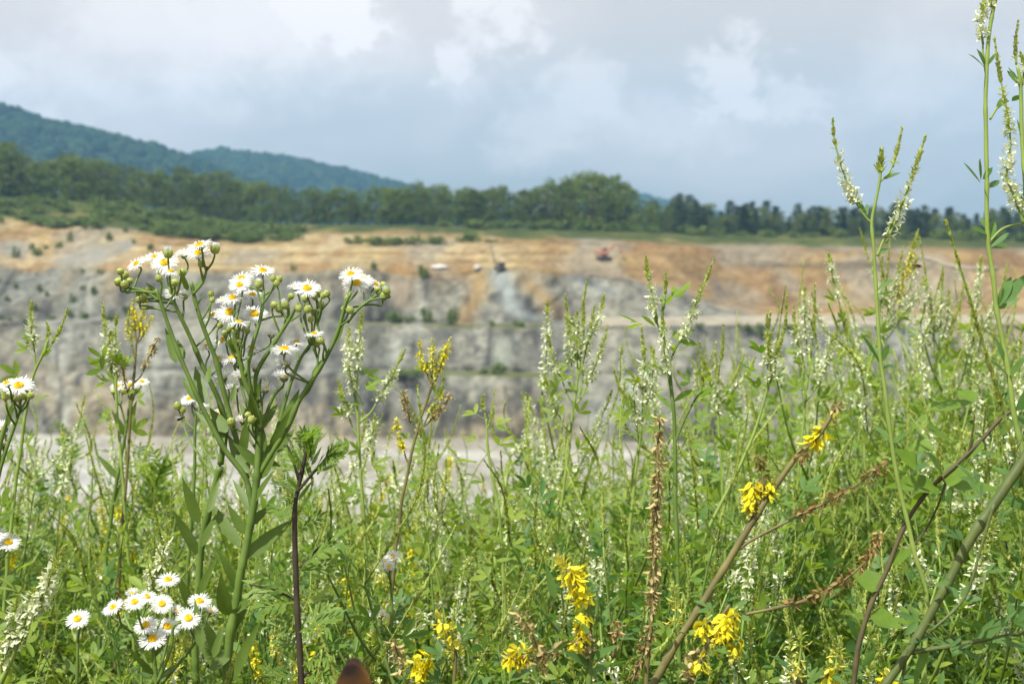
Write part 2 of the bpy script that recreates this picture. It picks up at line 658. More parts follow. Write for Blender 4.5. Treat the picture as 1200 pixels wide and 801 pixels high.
def grid_object(name, X, Y, Z, mat, colors=None, smooth=True, kind='structure', label=None):
    r, c = X.shape
    V = np.stack([X, Y, Z], -1).reshape(-1, 3)
    i = np.arange(r - 1)[:, None] * c + np.arange(c - 1)[None]
    F = np.stack([i, i + 1, i + c + 1, i + c], -1).reshape(-1, 4)
    me = bpy.data.meshes.new(name)
    me.from_pydata(V.tolist(), [], F.tolist())
    me.polygons.foreach_set('use_smooth', np.full(len(F), smooth, bool))
    if colors is not None:
        at = me.color_attributes.new('soil', 'FLOAT_COLOR', 'POINT')
        at.data.foreach_set('color', np.concatenate([colors.reshape(-1, 3), np.ones((r * c, 1))], 1).astype(np.float32).ravel())
    me.materials.append(MATS[mat])
    o = link(name, me)
    o['kind'] = kind
    if label:
        o['label'] = label
    return o


ys = np.concatenate([np.linspace(-25, -2, 12), np.linspace(-1.5, 9, 60), np.linspace(10, 56, 40)])
xs = np.concatenate([np.linspace(-160, -8, 40), np.linspace(-7, 7, 70), np.linspace(8, 160, 40)])
GX, GY = np.meshgrid(xs, ys)
GZ = gz(GX, GY) + np.where(GY > 9, 1.5 * (fbm(GX * .12, GY * .12, 5) - .5), 0)
grid_object('ground', GX, GY, GZ, 'soil')

# ------------------------------------------------------------------ the quarry: floor, benches, faces, plateau
pxs = np.concatenate([np.linspace(-1500, -170, 60), np.arange(-160, 1361, 3.2), np.linspace(1370, 2700, 60)])


def L(*kv):
    k = np.array(kv, float)
    return np.interp(pxs, k[:, 0], k[:, 1])


def lineY(yimg, Y):
    """world z per column of a line seen at image height yimg and distance Y"""
    cy = (400.5 - yimg) / FPX
    return CAMZ + (-PS + cy * PC) / (PC + cy * PS) * Y


c1 = np.ones_like(pxs)
treebase = L((-400, 205), (0, 231), (60, 233), (130, 238), (200, 247), (280, 260), (350, 263), (500, 264), (600, 267), (700, 271), (900, 276), (1200, 281), (1600, 285))
rim = L((-400, 314), (0, 316), (130, 318), (240, 315), (420, 314), (500, 318), (600, 316), (700, 322), (780, 336), (850, 352), (900, 356), (1000, 358), (1200, 360), (1600, 360))
back1 = L((-400, 372), (0, 374), (130, 374), (300, 376), (440, 377), (540, 379), (620, 378), (690, 372), (800, 370), (900, 368), (1200, 366), (1600, 366))
top2 = back1 + L((-400, 3), (130, 4), (440, 4), (690, 9), (800, 11), (1200, 13), (1600, 13))
back2 = L((-400, 436), (0, 436), (400, 432), (560, 434), (700, 438), (900, 444), (1200, 450))
top3 = back2 + 5
foot = L((-400, 508), (0, 508), (400, 512), (600, 514), (900, 520), (1600, 520))
midp = L((-400, 250), (0, 268), (130, 285), (240, 296), (420, 292), (560, 288), (640, 279), (760, 286), (900, 296), (1050, 298), (1200, 296), (1600, 296))
wig = (fbm(pxs * 0.012, pxs * 0, 31) - .5)
Ybase = 238 + 26 * (fbm(pxs * 0.004 + 3, pxs * 0, 32) - .5) + 14 * wig
leftsoft = sstep(190, 60, pxs)              # the loose grey slope on the left
rightsoft = sstep(760, 880, pxs)            # the orange earth slope on the right
rows = []                                    # (Y, z, subdivisions to next, zone)
zf = np.full_like(pxs, FLOOR)
rows.append((c1 * 50, zf, 26, 'floor'))
rows.append((Ybase - 6, zf, 4, 'floor'))
rows.append((Ybase, lineY(foot, Ybase), 26, 'face3'))
rows.append((Ybase + 7, lineY(top3, Ybase + 7), 4, 'ledge2'))
rows.append((Ybase + 15, lineY(back2, Ybase + 15), 26, 'face2'))
rows.append((Ybase + 22, lineY(top2, Ybase + 22), 6, 'ledge1'))
rows.append((Ybase + 34, lineY(back1, Ybase + 34), 28, 'face1'))
Yrim = Ybase + 41 + 14 * leftsoft + 12 * rightsoft
rows.append((Yrim, lineY(rim, Yrim), 14, 'lip'))
Ym = Yrim + 28
rows.append((Ym, lineY(midp, Ym), 22, 'plateau'))
rows.append((c1 * 372, lineY(treebase, c1 * 372), 10, 'wood'))
rows.append((c1 * 560, lineY(treebase, c1 * 372) + 1, 8, 'wood'))
rows.append((c1 * 1250, c1 * 2 + 10 * sstep(300, -600, pxs), 8, 'wood'))
rows.append((c1 * 3200, c1 * 6, 0, 'wood'))
QY, QZ, ZONE, TT = [], [], [], []
for k in range(len(rows) - 1):
    n = rows[k][2]
    for j in range(n):
        t = j / n
        QY.append(rows[k][0] * (1 - t) + rows[k + 1][0] * t)
        QZ.append(rows[k][1] * (1 - t) + rows[k + 1][1] * t)
        ZONE.append(rows[k][3])
        TT.append(t)
QY.append(rows[-1][0]); QZ.append(rows[-1][1]); ZONE.append('wood'); TT.append(1)
QY, QZ = np.array(QY), np.array(QZ)
TT = np.array(TT)[:, None]
ZN = np.array(ZONE)[:, None]
XB = (pxs - 600) / FPX * np.maximum(QY, 1) / PC          # nominal X per vertex
# relief: buttresses and vertical fractures on the faces
face = (ZN == 'face1') | (ZN == 'face2') | (ZN == 'face3')
env = np.where(face, np.sin(np.pi * np.clip(TT, 0, 1)) ** 0.6, 0)
fr = 5.0 * (fbm(XB * 0.06 + QZ * .03, QZ * 0.07, 41, 4) - .5) + 1.5 * (np.abs(fbm(XB * 0.16 - QZ * .06, QZ * 0.11, 42, 3) - .5) * 2 - .4) + 1.8 * (fbm(XB * .5, QZ * .35, 43, 3) - .5)
QY = QY + env * fr * (1 - 0.55 * leftsoft[None] * (ZN == 'face1')) * (1 - 0.35 * rightsoft[None] * (ZN == 'face1'))
led = ((ZN == 'ledge1') | (ZN == 'ledge2')) & (TT > 0)
QZ = QZ + led * 0.7 * (fbm(XB * .3, QY * .3, 44) - .5)
pl = ((ZN == 'lip') | (ZN == 'plateau')) & (TT > 0)
QZ = QZ + pl * (2.6 * (fbm(XB * .06, QY * .09, 45, 4) - .5) + 0.9 * (fbm(XB * .3, QY * .3, 46) - .5)) * np.sin(np.pi * TT) ** .5
QZ = QZ + (ZN == 'floor') * (TT > 0) * 0.5 * (fbm(XB * .08, QY * .08, 47) - .5)
# rock colour: grey stone, pale slides, ochre overburden, stains
PXg = np.broadcast_to(pxs[None], QY.shape)
tilt_v = (QZ - CAMZ) / QY
IMY = 400.5 - FPX * (tilt_v * PC + PS) / (PC - tilt_v * PS)     # rough image row of every vertex, to lay out the strata
n_a = fbm(XB * .09, QZ * .12, 51, 5)
n_b = fbm(XB * .20 + 4 + QZ * .05, QZ * .13 - XB * .03, 52, 5)
n_c = fbm(XB * .03, QZ * .05, 53, 3)
n_s = fbm(XB * .55 + QZ * .12, QZ * .06, 57, 3)


def C(r, g, b, k=0.51):
    return np.array(lin(r, g, b)) * k * np.array([.98, 1.0, .90])


def blend(a, b, f):
    return a * (1 - f[..., None]) + np.asarray(b) * f[..., None]


shape3 = QY.shape + (3,)
grey = blend(np.broadcast_to(C(168, 166, 158), shape3), C(148, 148, 144), sstep(.3, .7, n_a))
grey = blend(grey, C(182, 168, 144), sstep(.42, .64, n_c) * .75)                       # tan rock
grey = blend(grey, C(100, 101, 104), sstep(.58, .72, n_b) * .75)                       # dark weathered joints
grey = blend(grey, C(186, 188, 184), sstep(.62, .76, fbm(XB * .13 + 9, QZ * .09, 54, 4)) * .8)   # fresh pale breaks
grey = blend(grey, C(80, 80, 84), sstep(.64, .76, n_s) * .55)                            # water streaks
ochre = blend(np.broadcast_to(C(196, 174, 128), shape3), C(174, 141, 100), sstep(.35, .65, n_a))
ochre = blend(ochre, C(202, 184, 152), sstep(.55, .75, n_b) * .8)
ochre = blend(ochre, C(158, 134, 104), sstep(.5, .72, n_c) * rightsoft[None] * .9)
ochre = blend(ochre, C(150, 124, 96), sstep(.62, .75, fbm(XB * .2, QY * .07, 55)) * .5)
strat = fbm(XB * .018 + 2, IMY * .30, 61, 4)
ochre = blend(ochre, C(152, 128, 90), sstep(.52, .68, strat) * .75)
ochre = blend(ochre, C(208, 190, 156), sstep(.46, .32, strat) * .6)
rr = sstep(560, 700, PXg)
ochre = blend(ochre, C(178, 146, 100), rr * .5)
ochre = blend(ochre, C(152, 122, 90), rr * sstep(.42, .62, fbm(XB * .05 + 3, QY * .05 + QZ * .1, 63, 4)) * .8)
ochre = blend(ochre, C(206, 176, 128), rr * sstep(900, 800, PXg) * sstep(325, 338, IMY) * .5)
ochre = blend(ochre, C(170, 162, 150), sstep(.58, .72, fbm(XB * .05 + 8, QY * .03, 62, 4)) * .7)
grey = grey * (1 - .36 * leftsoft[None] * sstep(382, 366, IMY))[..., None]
spk = fbm(XB * .9, QZ * 1.1 + QY * .4, 64, 3)
grey = grey * (1 - .30 * sstep(.50, .68, spk) + .18 * sstep(.45, .30, spk))[..., None]
ochre = ochre * (1 - .22 * sstep(.52, .68, spk) + .12 * sstep(.45, .30, spk))[..., None]
col = grey.copy()
cliffz = np.isin(ZN, ['face1', 'face2', 'face3', 'ledge1', 'ledge2']) & np.ones(QY.shape, bool)
# overburden above the rock: its lower edge is ragged
edge = L((-400, 314), (0, 312), (100, 318), (180, 316), (240, 320), (420, 318), (520, 324), (640, 322), (720, 325), (800, 345), (850, 362), (900, 372), (1000, 376), (1200, 380))[None] + 16 * (n_a - .5) + 10 * (n_b - .5)
fo = sstep(4, -4, IMY - edge) * (ZN != 'floor') * (ZN != 'face3')
col = blend(col, ochre, fo)
# grey heaps inside the left ochre slope
for (x, y, rx, ry) in ((20, 292, 22, 10), (115, 296, 22, 9), (150, 287, 12, 8), (95, 305, 30, 7), (690, 275, 30, 7)):
    f = np.exp(-(((PXg - x) / rx) ** 2 + ((IMY - y) / ry) ** 2) * 1.2) * (ZN != 'floor')
    col = blend(col, C(168, 166, 162), np.clip(f * 1.25 * (0.6 + n_a), 0, 1) * .9)
# ochre gullies washed down the rock, and the pale rock slide
for pts, wd, cc, amt in (([(562, 318), (558, 345), (548, 368), (545, 380)], 10, C(190, 158, 108), .6), ([(606, 322), (622, 335), (640, 350), (655, 372)], 12, C(186, 156, 112), .6),
                         ([(588, 318), (596, 340), (605, 362), (625, 374)], 13, C(182, 190, 194), .9), ([(665, 322), (690, 333), (720, 345)], 12, C(140, 144, 150), .7),
                         ([(470, 330), (478, 360)], 16, C(178, 158, 138), .5), ([(840, 330), (850, 352)], 12, C(120, 124, 132), .5), ([(592, 395), (590, 430)], 9, C(182, 190, 180), .7),
                         ([(735, 440), (740, 490)], 10, C(186, 192, 192), .7), ([(575, 385), (575, 430)], 3, C(84, 84, 88), .7), ([(500, 320), (498, 352)], 4, C(88, 88, 92), .6), ([(520, 326), (534, 340)], 5, C(96, 94, 94), .5),
                         ([(655, 358), (653, 378)], 7, C(84, 78, 76), .6), ([(680, 320), (690, 335)], 7, C(92, 92, 100), .6)):
    py = np.array([p[1] for p in pts], float)
    pxx = np.array([p[0] for p in pts], float)
    cx = np.interp(IMY, py, pxx)
    inside = sstep(py[0] - 5, py[0] + 3, IMY) * sstep(py[-1] + 5, py[-1] - 3, IMY)
    f = np.exp(-((PXg - cx + 14 * (n_b - .5)) / wd) ** 2) * inside * (ZN != 'floor')
    col = blend(col, cc, np.clip(f * amt * 1.2, 0, 1))
# bench surfaces: pale haul road on the right, grass on the lower ledge
road = ((ZN == 'ledge1') * 1.0) * sstep(640, 720, pxs)[None]
col = blend(col, C(196, 186, 172), road * .9)
col = blend(col, C(116, 124, 74), (ZN == 'ledge2') * sstep(380, 430, pxs)[None] * sstep(760, 640, pxs)[None] * sstep(.3, .6, n_b) * .95)
col = blend(col, C(120, 124, 84), (ZN == 'ledge1') * sstep(300, 400, pxs)[None] * sstep(680, 600, pxs)[None] * sstep(.35, .6, n_b) * .7)
# pit floor
fl = blend(np.broadcast_to(C(196, 194, 197, .58), shape3), C(174, 168, 162, .56), sstep(.4, .65, fbm(XB * .012, QY * .06, 56)))
fl = blend(fl, C(204, 202, 203, .60), sstep(.55, .7, fbm(XB * .02 + 7, QY * .11, 58)) * .8)
col = np.where((ZN == 'floor')[..., None], fl, col)
# grassy ground: left slope, strip before the wood, everything beyond it
gl = L((-400, 290), (0, 258), (60, 262), (130, 268), (200, 276), (300, 284), (345, 282), (362, 272), (520, 273), (560, 277), (660, 279), (800, 285), (1000, 289), (1200, 292))[None] + 9 * (n_a - .5)
gf = sstep(3, -3, IMY - gl) * np.isin(ZN, ['lip', 'plateau', 'wood'])
grass = blend(np.broadcast_to(C(112, 122, 66, .40), shape3), C(84, 102, 52, .40), sstep(.35, .65, fbm(XB * .2, QY * .1, 59)))
grass = blend(grass, C(176, 160, 110, .40), sstep(.62, .74, fbm(XB * .12 + 5, QY * .06, 60)) * .7)
col = blend(col, grass, gf)
fw = (ZN == 'wood') * np.ones(QY.shape)
col = blend(col, C(74, 96, 48, .40), fw * .9)
band = sstep(9, 3, np.abs(IMY - (311 + 4 * wig[None])[0][None]) * 1.6) * sstep(850, 890, pxs)[None] * sstep(1130, 1040, pxs)[None]
col = blend(col, C(104, 92, 78), np.clip(band, 0, 1) * .65)
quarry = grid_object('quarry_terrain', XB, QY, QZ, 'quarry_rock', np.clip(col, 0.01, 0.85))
quarry['label'] = 'stepped quarry pit with grey rock faces and ochre soil rim'


def terrain_z(x, y):
    """height of the quarry surface at x, y (plateau and beyond)"""
    px = 600 + x / y * FPX * PC
    j = np.searchsorted(pxs, px)
    j = int(np.clip(j, 1, len(pxs) - 1))
    f = (px - pxs[j - 1]) / (pxs[j] - pxs[j - 1])
    z = []
    for jj in (j - 1, j):
        colY = np.maximum.accumulate(QY[:, jj])
        z.append(np.interp(y, colY, QZ[:, jj]))
    return z[0] * (1 - f) + z[1] * f


def on_terrain(px, py):
    """the surface point of the far quarry wall seen at a pixel: first crossing along that sight line"""
    j = int(np.argmin(np.abs(pxs - px)))
    k = np.argmin(np.abs(IMY[26:-26, j] - py)) + 26
    return np.array([XB[k, j], QY[k, j], QZ[k, j]])


# ------------------------------------------------------------------ wooded hills far behind
def hill(name, label, ridge, Y0, depth, seed, ncrown, rad, base_y=272):
    rx = np.array(ridge, float)
    n = 220
    px = np.linspace(rx[0, 0], rx[-1, 0], n)
    ry = np.interp(px, rx[:, 0], rx[:, 1])
    cy = (400.5 - ry) / FPX
    zr = CAMZ + (-PS + cy * PC) / (PC + cy * PS) * Y0 - rad * 0.9
    z0 = -4
    S = np.linspace(-1, 1, 60)[:, None]
    Yg = Y0 + S * depth + 60 * (fbm(px * .01, px * 0, seed) - .5)[None]
    prof = np.cos(S * math.pi / 2) ** 1.3
    X = ((px - 600) / FPX * Y0 / PC)[None] * np.ones_like(S)
    Z = z0 + np.maximum(zr - z0, 0)[None] * prof + 9 * (fbm(X * .01, Yg * .01, seed + 1) - .5) * (1 - np.abs(S)) * (np.abs(S) > .05)
    o = grid_object(name, X, Yg, Z, 'wood_leaf', label=label)
    # the wood that covers it: far off, one mass of crowns
    g = np.random.default_rng(seed)
    bm_v, bm_f = ico()
    s_ = g.uniform(-0.75, 0.12, ncrown)
    a_ = g.uniform(0, n - 1.001, ncrown)
    i_ = a_.astype(int)
    fz = a_ - i_
    zz = zr[i_] * (1 - fz) + zr[i_ + 1] * fz
    xx = X[0, i_] * (1 - fz) + X[0, i_ + 1] * fz
    yy = Y0 + s_ * depth + 60 * (fbm((px[i_]) * .01, px[i_] * 0, seed) - .5)
    z = z0 + np.maximum(zz - z0, 0) * np.cos(s_ * math.pi / 2) ** 1.3
    r = rad * g.uniform(0.6, 1.25, ncrown)
    ctr = np.stack([xx, yy, z + r * 0.25], -1)
    jit = 1 + g.uniform(-.28, .28, (ncrown, len(bm_v), 1))
    V = ctr[:, None] + bm_v[None] * jit * (r[:, None] * np.array([1, 1, 1.05])[None])[:, None]
    F = (bm_f[None] + (np.arange(ncrown) * len(bm_v))[:, None, None]).reshape(-1, 3)
    me = bpy.data.meshes.new('hillside_woodland')
    me.vertices.add(V.size // 3)
    me.vertices.foreach_set('co', V.astype(np.float32).ravel())
    me.loops.add(F.size)
    me.loops.foreach_set('vertex_index', F.astype(np.int32).ravel())
    me.polygons.add(len(F))
    me.polygons.foreach_set('loop_start', (np.arange(len(F)) * 3).astype(np.int32))
    me.materials.append(MATS['wood_leaf'])
    me.update(calc_edges=True)
    w = link('hillside_woodland', me)
    tag(w, label.replace('hill', 'woodland on the hill', 1), None, None, 'stuff')


def ico():
    import bmesh
    b = bmesh.new()
    bmesh.ops.create_icosphere(b, subdivisions=2, radius=1)
    b.verts.ensure_lookup_table()
    V = np.array([v.co[:] for v in b.verts])
    F = np.array([[v.index for v in f.verts] for f in b.faces])
    b.free()
    return V, F


hill('hill', 'long blue green hill falling from the upper left behind the trees', [(-700, 20), (-400, 62), (-200, 92), (0, 122), (30, 130), (55, 142), (100, 150), (150, 163), (190, 172), (236, 190), (300, 212), (380, 235), (470, 262)], 1500, 420, 71, 4200, 7.5)
hill('hill', 'second wooded hill tapering down behind the middle of the tree line', [(60, 215), (160, 206), (225, 194), (246, 181), (266, 177), (300, 182), (350, 188), (400, 199), (450, 212), (490, 223), (540, 238), (640, 255)], 1950, 420, 72, 3600, 9)
hill('hill', 'small faint blue hill behind the tallest rounded tree', [(640, 262), (690, 240), (735, 228), (765, 233), (800, 243), (860, 256)], 2500, 300, 73, 900, 10)

# ------------------------------------------------------------------ trees


def broadleaf(kind, seed, H, W, nclump, mat, tall=False):
    g = np.random.default_rng(seed)
    root = thing(kind, 'tree', 'tree', (0, 0, 0))
    t = MB()
    lean = g.uniform(-.4, .4, 2)
    tp = smooth_path([(0, 0, -0.5), (lean[0] * .3, lean[1] * .3, H * .3), (lean[0], lean[1], H * .62), (lean[0] * 1.3, lean[1], H * .85)], 5)
    t.tube(tp, np.linspace(H * .022, H * .006, len(tp)), 7)
    ctrs = []
    for k in range(nclump):
        for _ in range(40):
            h = g.uniform(0.03 if not tall else 0.08, 1.0)
            wr = (math.sin(math.pi * min(1, (h * .78 + .18))) ** .55) * W * .5
            a, rr = g.uniform(0, 6.283), math.sqrt(g.uniform(0.05, 1)) * wr
            c = np.array([math.cos(a) * rr, math.sin(a) * rr, h * H * .95])
            if all(np.linalg.norm((c - q) / np.array([1, 1, 1])) > H * .055 for q in ctrs):
                break
        ctrs.append(c)
    for c in ctrs[::3]:
        b = tp[int(np.clip(np.searchsorted(tp[:, 2], c[2] * .75), 1, len(tp) - 1))]
        t.tube(smooth_path([b, (b + c) / 2 + [0, 0, H * .02], c], 3), [H * .008, H * .006, H * .004, H * .004, H * .003, H * .003, H * .002][:7], 5)
    t.build('trunk', 'bark', root)
    cr = MB()
    for c in ctrs:
        r = H * g.uniform(.055, .105)
        m = int(g.integers(40, 62))
        dv = g.normal(size=(m, 3))
        dv /= np.linalg.norm(dv, axis=1, keepdims=True)
        pos = c + dv * r * g.uniform(.45, 1.15, (m, 1)) * np.array([1.15, 1.15, .8])
        nn = dv * .8 + g.normal(size=(m, 3)) * .6 + [0, 0, .4]
        dd = g.normal(size=(m, 3))
        sz = H * g.uniform(.018, .040, m)
        cr.leaf_batch('lobe', pos, dd, nn, sz, sz * .9, .15, .2)
    cr.build('crown', mat, root, smooth=False)
    return root


def conifer(kind, seed, H, W):
    g = np.random.default_rng(seed)
    root = thing(kind, 'tree', 'tree', (0, 0, 0))
    t = MB()
    t.tube(smooth_path([(0, 0, -.5), (g.uniform(-.2, .2), 0, H * .5), (0, g.uniform(-.2, .2), H)], 5), np.linspace(H * .017, H * .002, 11), 6)
    cr = MB()
    z = H * .06
    while z < H * .97:
        f = max(0, (z - H * .12) / (H * .88))
        rad = W * .5 * (1 - f) ** .75 * g.uniform(.6, 1.15) + .25
        nb = int(g.integers(4, 7))
        a0 = g.uniform(0, 6.28)
        for k in range(nb):
            a = a0 + 6.283 * k / nb + g.uniform(-.4, .4)
            rr = rad * g.uniform(.55, 1.2)
            tip = np.array([math.cos(a) * rr, math.sin(a) * rr, z + rr * g.uniform(-.15, .3)])
            t.tube([(0, 0, z), tip], [H * .004, H * .0015], 4)
            m = int(6 + rr * 6)
            u = g.uniform(.25, 1.1, m)
            pos = np.array([0, 0, z]) + (tip - [0, 0, z]) * u[:, None] + g.normal(size=(m, 3)) * H * .012
            dd = (tip - [0, 0, z])[None] * .5 + g.normal(size=(m, 3)) * rr * .5 + [0, 0, .3]
            sz = H * g.uniform(.030, .055, m)
            cr.leaf_batch('lobe', pos, dd, g.normal(size=(m, 3)) + [0, 0, 1], sz, sz * .6, .1, .2)
        z += H * g.uniform(.035, .055)
    t.build('trunk', 'bark', root)
    cr.build('crown', 'pine_leaf', root, smooth=False)
    return root


def shrub(kind, seed, nclump, mat):
    """about 1 m high and 1.4 m wide before scaling"""
    g = np.random.default_rng(seed)
    root = thing(kind, 'shrub', 'shrub', (0, 0, 0))
    t, cr = MB(), MB()
    for k in range(nclump):
        a, rr = g.uniform(0, 6.28), math.sqrt(g.uniform(0, 1)) * .62
        c = np.array([math.cos(a) * rr, math.sin(a) * rr, g.uniform(.15, .85) * (1 - .5 * (rr / .62) ** 2)])
        if k % 2 == 0:
            t.tube(smooth_path([(c[0] * .15, c[1] * .15, -.1), (c[0] * .6, c[1] * .6, c[2] * .6), c], 3), [.02] * 3 + [.012] * 4, 4)
        m = int(g.integers(22, 34))
        dv = g.normal(size=(m, 3))
        dv /= np.linalg.norm(dv, axis=1, keepdims=True)
        sz = g.uniform(.07, .15, m)
        cr.leaf_batch('lobe', c + dv * g.uniform(.1, .26, (m, 1)), g.normal(size=(m, 3)), dv + g.normal(size=(m, 3)) * .5 + [0, 0, .4], sz, sz * .9, .15, .2)
    t.build('stem', 'bark', root)
    cr.build('crown', mat, root, smooth=False)
    return root


class Protos:
    """first use moves the prototype itself, later uses copy it"""

    def __init__(s, roots):
        s.roots = roots
        s.used = [False] * len(roots)

    def place(s, i, label, loc, rz, sc, tilt=(0, 0), group=None):
        i %= len(s.roots)
        r = s.roots[i]
        if not s.used[i]:
            s.used[i] = True
            r.location = loc
            r.rotation_euler = (tilt[0], tilt[1], rz)
            r.scale = sc
            r['label'] = label
            if group:
                r['group'] = group
            return r
        return copy_thing(r, label, loc, rz, sc, tilt, group)

    def drop_unused(s):
        for r, u in zip(s.roots, s.used):
            if not u:
                for c in list(r.children):
                    for e in list(c.children):
                        bpy.data.objects.remove(e)
                    bpy.data.objects.remove(c)
                bpy.data.objects.remove(r)


broad = Protos([broadleaf('broadleaf_tree', 100 + k, 10, w, n, m) for k, (w, n, m) in enumerate([(9.5, 56, 'tree_leaf'), (8.5, 50, 'light_tree_leaf'), (10.5, 60, 'tree_leaf'), (8, 48, 'tree_leaf'), (9, 54, 'light_tree_leaf')])])
tallp = Protos([broadleaf('slender_tree', 120 + k, 10, w, n, m, True) for k, (w, n, m) in enumerate([(5.4, 38, 'light_tree_leaf'), (6, 40, 'tree_leaf'), (5, 36, 'tree_leaf')])])
pines = Protos([conifer('pine_tree', 140 + k, 10, w) for k, w in enumerate([4.6, 5.4, 4.0, 5.0])])
bushes = Protos([shrub('shrub', 160 + k, n, 'shrub_leaf') for k, n in enumerate([16, 20, 14])])

TOPX = [-300, 0, 15, 40, 60, 85, 105, 130, 150, 170, 190, 210, 235, 260, 285, 310, 350, 400, 450, 500, 540, 580, 620, 650, 690, 715, 730, 745, 770, 785, 795, 805, 820, 900, 1000, 1060, 1100, 1150, 1200, 1500]
TOPY = [150, 166, 168, 180, 190, 177, 188, 181, 190, 194, 196, 192, 200, 198, 208, 212, 217, 222, 222, 217, 217, 221, 224, 213, 204, 208, 218, 234, 238, 234, 226, 234, 240, 240, 243, 243, 247, 247, 250, 252]


def zone_far(px):
    for lim, s in ((30, 'at the left end of the wood below the hill'), (110, 'on the left below the high part of the hill'), (190, 'above the green scrub slope on the left'), (290, 'above the daisies where the two hills meet'), (370, 'behind the end of the scrub slope'),
                   (470, 'above the long low shrubs on the plateau'), (560, 'in the middle of the tree line'), (640, 'left of the tallest rounded crown'), (745, 'near the tallest rounded crown'), (830, 'right of the tallest rounded crown'),
                   (930, 'above the orange earth bank'), (1010, 'left of the thin tall clover against the sky'), (1100, 'behind the thin tall clover'), (9999, 'at the right end of the tree line')):
        if px < lim:
            return s


g = np.random.default_rng(200)


def tree(px, ytop, Y, kind, i, label, wide=1.0, group='trees of the wood behind the quarry'):
    x = (px - 600) / FPX * Y / PC
    zb = terrain_z(x, Y) if Y < 380 else float(np.interp(px, pxs, rows[9][1])) + 0.5
    zt = PY(px, ytop, Y)[2]
    h = max(zt - zb, 4)
    pr = {'broad': broad, 'tall': tallp, 'pine': pines}[kind]
    pr.place(i, label, (x, Y, zb), g.uniform(0, 6.28), (h / 10 * wide, h / 10 * wide, h / 10), (0, 0), group)


KINDN = {'broad': ['dark green rounded tree', 'light green rounded tree', 'wide dark green tree', 'dull green narrow crowned tree', 'leafy light green tree'], 'tall': ['slender light green tree', 'slender dark green tree', 'thin narrow dark tree'], 'pine': ['dark pointed pine', 'broad ragged pine', 'narrow dark pine', 'bluish green pine']}
# the tallest rounded tree and its neighbours
tree(694, 204, 374, 'broad', 4, 'tallest rounded light green tree standing above the tree line', 1.25)
tree(660, 215, 380, 'broad', 2, 'broad dark green tree at left shoulder of the tallest rounded tree', 1.15)
tree(724, 222, 378, 'broad', 1, 'rounded green tree at right shoulder of the tallest rounded tree', 1.1)
tree(16, 166, 380, 'broad', 3, 'tall dark tree rising highest at the left end of the wood', .8)
tree(85, 177, 384, 'broad', 0, 'pointed dark tree rising against the hill left of the scrub', .7)
tree(795, 226, 386, 'pine', 1, 'tall dark pine standing clear of the others right of the rounded tree', 1.1)
tree(104, 214, 374, 'broad', 1, 'small bright green tree in front of the dark wood on the left', 1.2)
px = -230.0
k = 0
while px < 1440:
    for row, (Y, dy) in enumerate(((378, 3), (400, 0), (428, -2))):
        x0 = px + g.uniform(-9, 9) + row * 7
        if x0 < 770 and x0 > 380:
            kind = 'tall' if g.random() < .6 else 'broad'
        elif x0 >= 770:
            kind = 'pine' if g.random() < .82 else 'broad'
        else:
            kind = 'broad' if g.random() < .85 else 'tall'
        if 640 < x0 < 748 and row == 0:
            continue
        i = int(g.integers(0, 5))
        n = len(KINDN[kind])
        yt = float(np.interp(x0, TOPX, TOPY)) - (4 if x0 > 380 else 1) + dy + abs(g.normal()) * (5 if kind != 'pine' else 9) + (14 if row == 0 and g.random() < .25 else 0)
        tree(x0, yt, Y, kind, i, KINDN[kind][i % n] + ' ' + zone_far(x0), g.uniform(.8, 1.1) * (1.0 if kind == 'broad' else 1.1 if kind == 'tall' else 1.5))
        k += 1
    px += 24 if px < 380 else (17 if px < 770 else 13)

for k in range(48):                                      # lower broadleaf growth between the pines
    x0 = 772 + k * 14 + g.uniform(-5, 5)
    i = int(g.choice([0, 2, 3]))
    tree(x0, float(np.interp(x0, TOPX, TOPY)) + g.uniform(6, 18), 392, 'broad', i, 'low broadleaf tree among the pines ' + zone_far(x0), g.uniform(1.2, 1.6))


def bush(px, py, Y, wpx, hpx, label, group='shrubs around the quarry rim', on=None, i=None):
    if on:
        c = on_terrain(px, py)
        Yc = c[1]
    else:
        Yc = Y
        x = (px - 600) / FPX * Y / PC
        c = np.array([x, Y, terrain_z(x, Y)])
    w = wpx / FPX * Yc / 1.4
    h = hpx / FPX * Yc
    bushes.place(int(g.integers(0, 3)) if i is None else i, label, tuple(c), g.uniform(0, 6.28), (w, w, h), (0, 0), group)


# bushes along the foot of the wood
for (x, w, h) in ((560, 44, 14), (592, 40, 12), (628, 34, 12), (655, 26, 14), (690, 34, 12), (715, 26, 11), (740, 24, 11), (765, 22, 10), (812, 38, 14), (838, 24, 9), (868, 18, 8), (895, 26, 11), (925, 20, 9), (948, 24, 9), (980, 26, 11), (1020, 22, 10), (1060, 26, 12), (1100, 30, 13), (1130, 34, 16), (1165, 30, 14), (1195, 28, 12), (520, 20, 8), (1240, 30, 12)):
    bush(x, 0, 366, w, h, 'rounded green shrub at the wood foot ' + zone_far(x))
# scrub on the left slope
for k in range(120):
    x = g.uniform(-120, 350)
    lo, hi = np.interp(x, [-120, 0, 100, 200, 280, 350], [225, 236, 238, 252, 265, 272]), np.interp(x, [-120, 0, 100, 200, 280, 350], [262, 262, 268, 278, 284, 284])
    y = g.uniform(lo, hi)
    bush(x, y, 0, g.uniform(16, 36), g.uniform(8, 15), 'low green shrub in the left slope scrub ' + ('beside the bare patch at the edge' if x < 60 else 'below the dark wood' if x < 150 else 'above the daisy heads' if x < 260 else 'where the scrub tapers out'), 'scrub on the left slope', True)
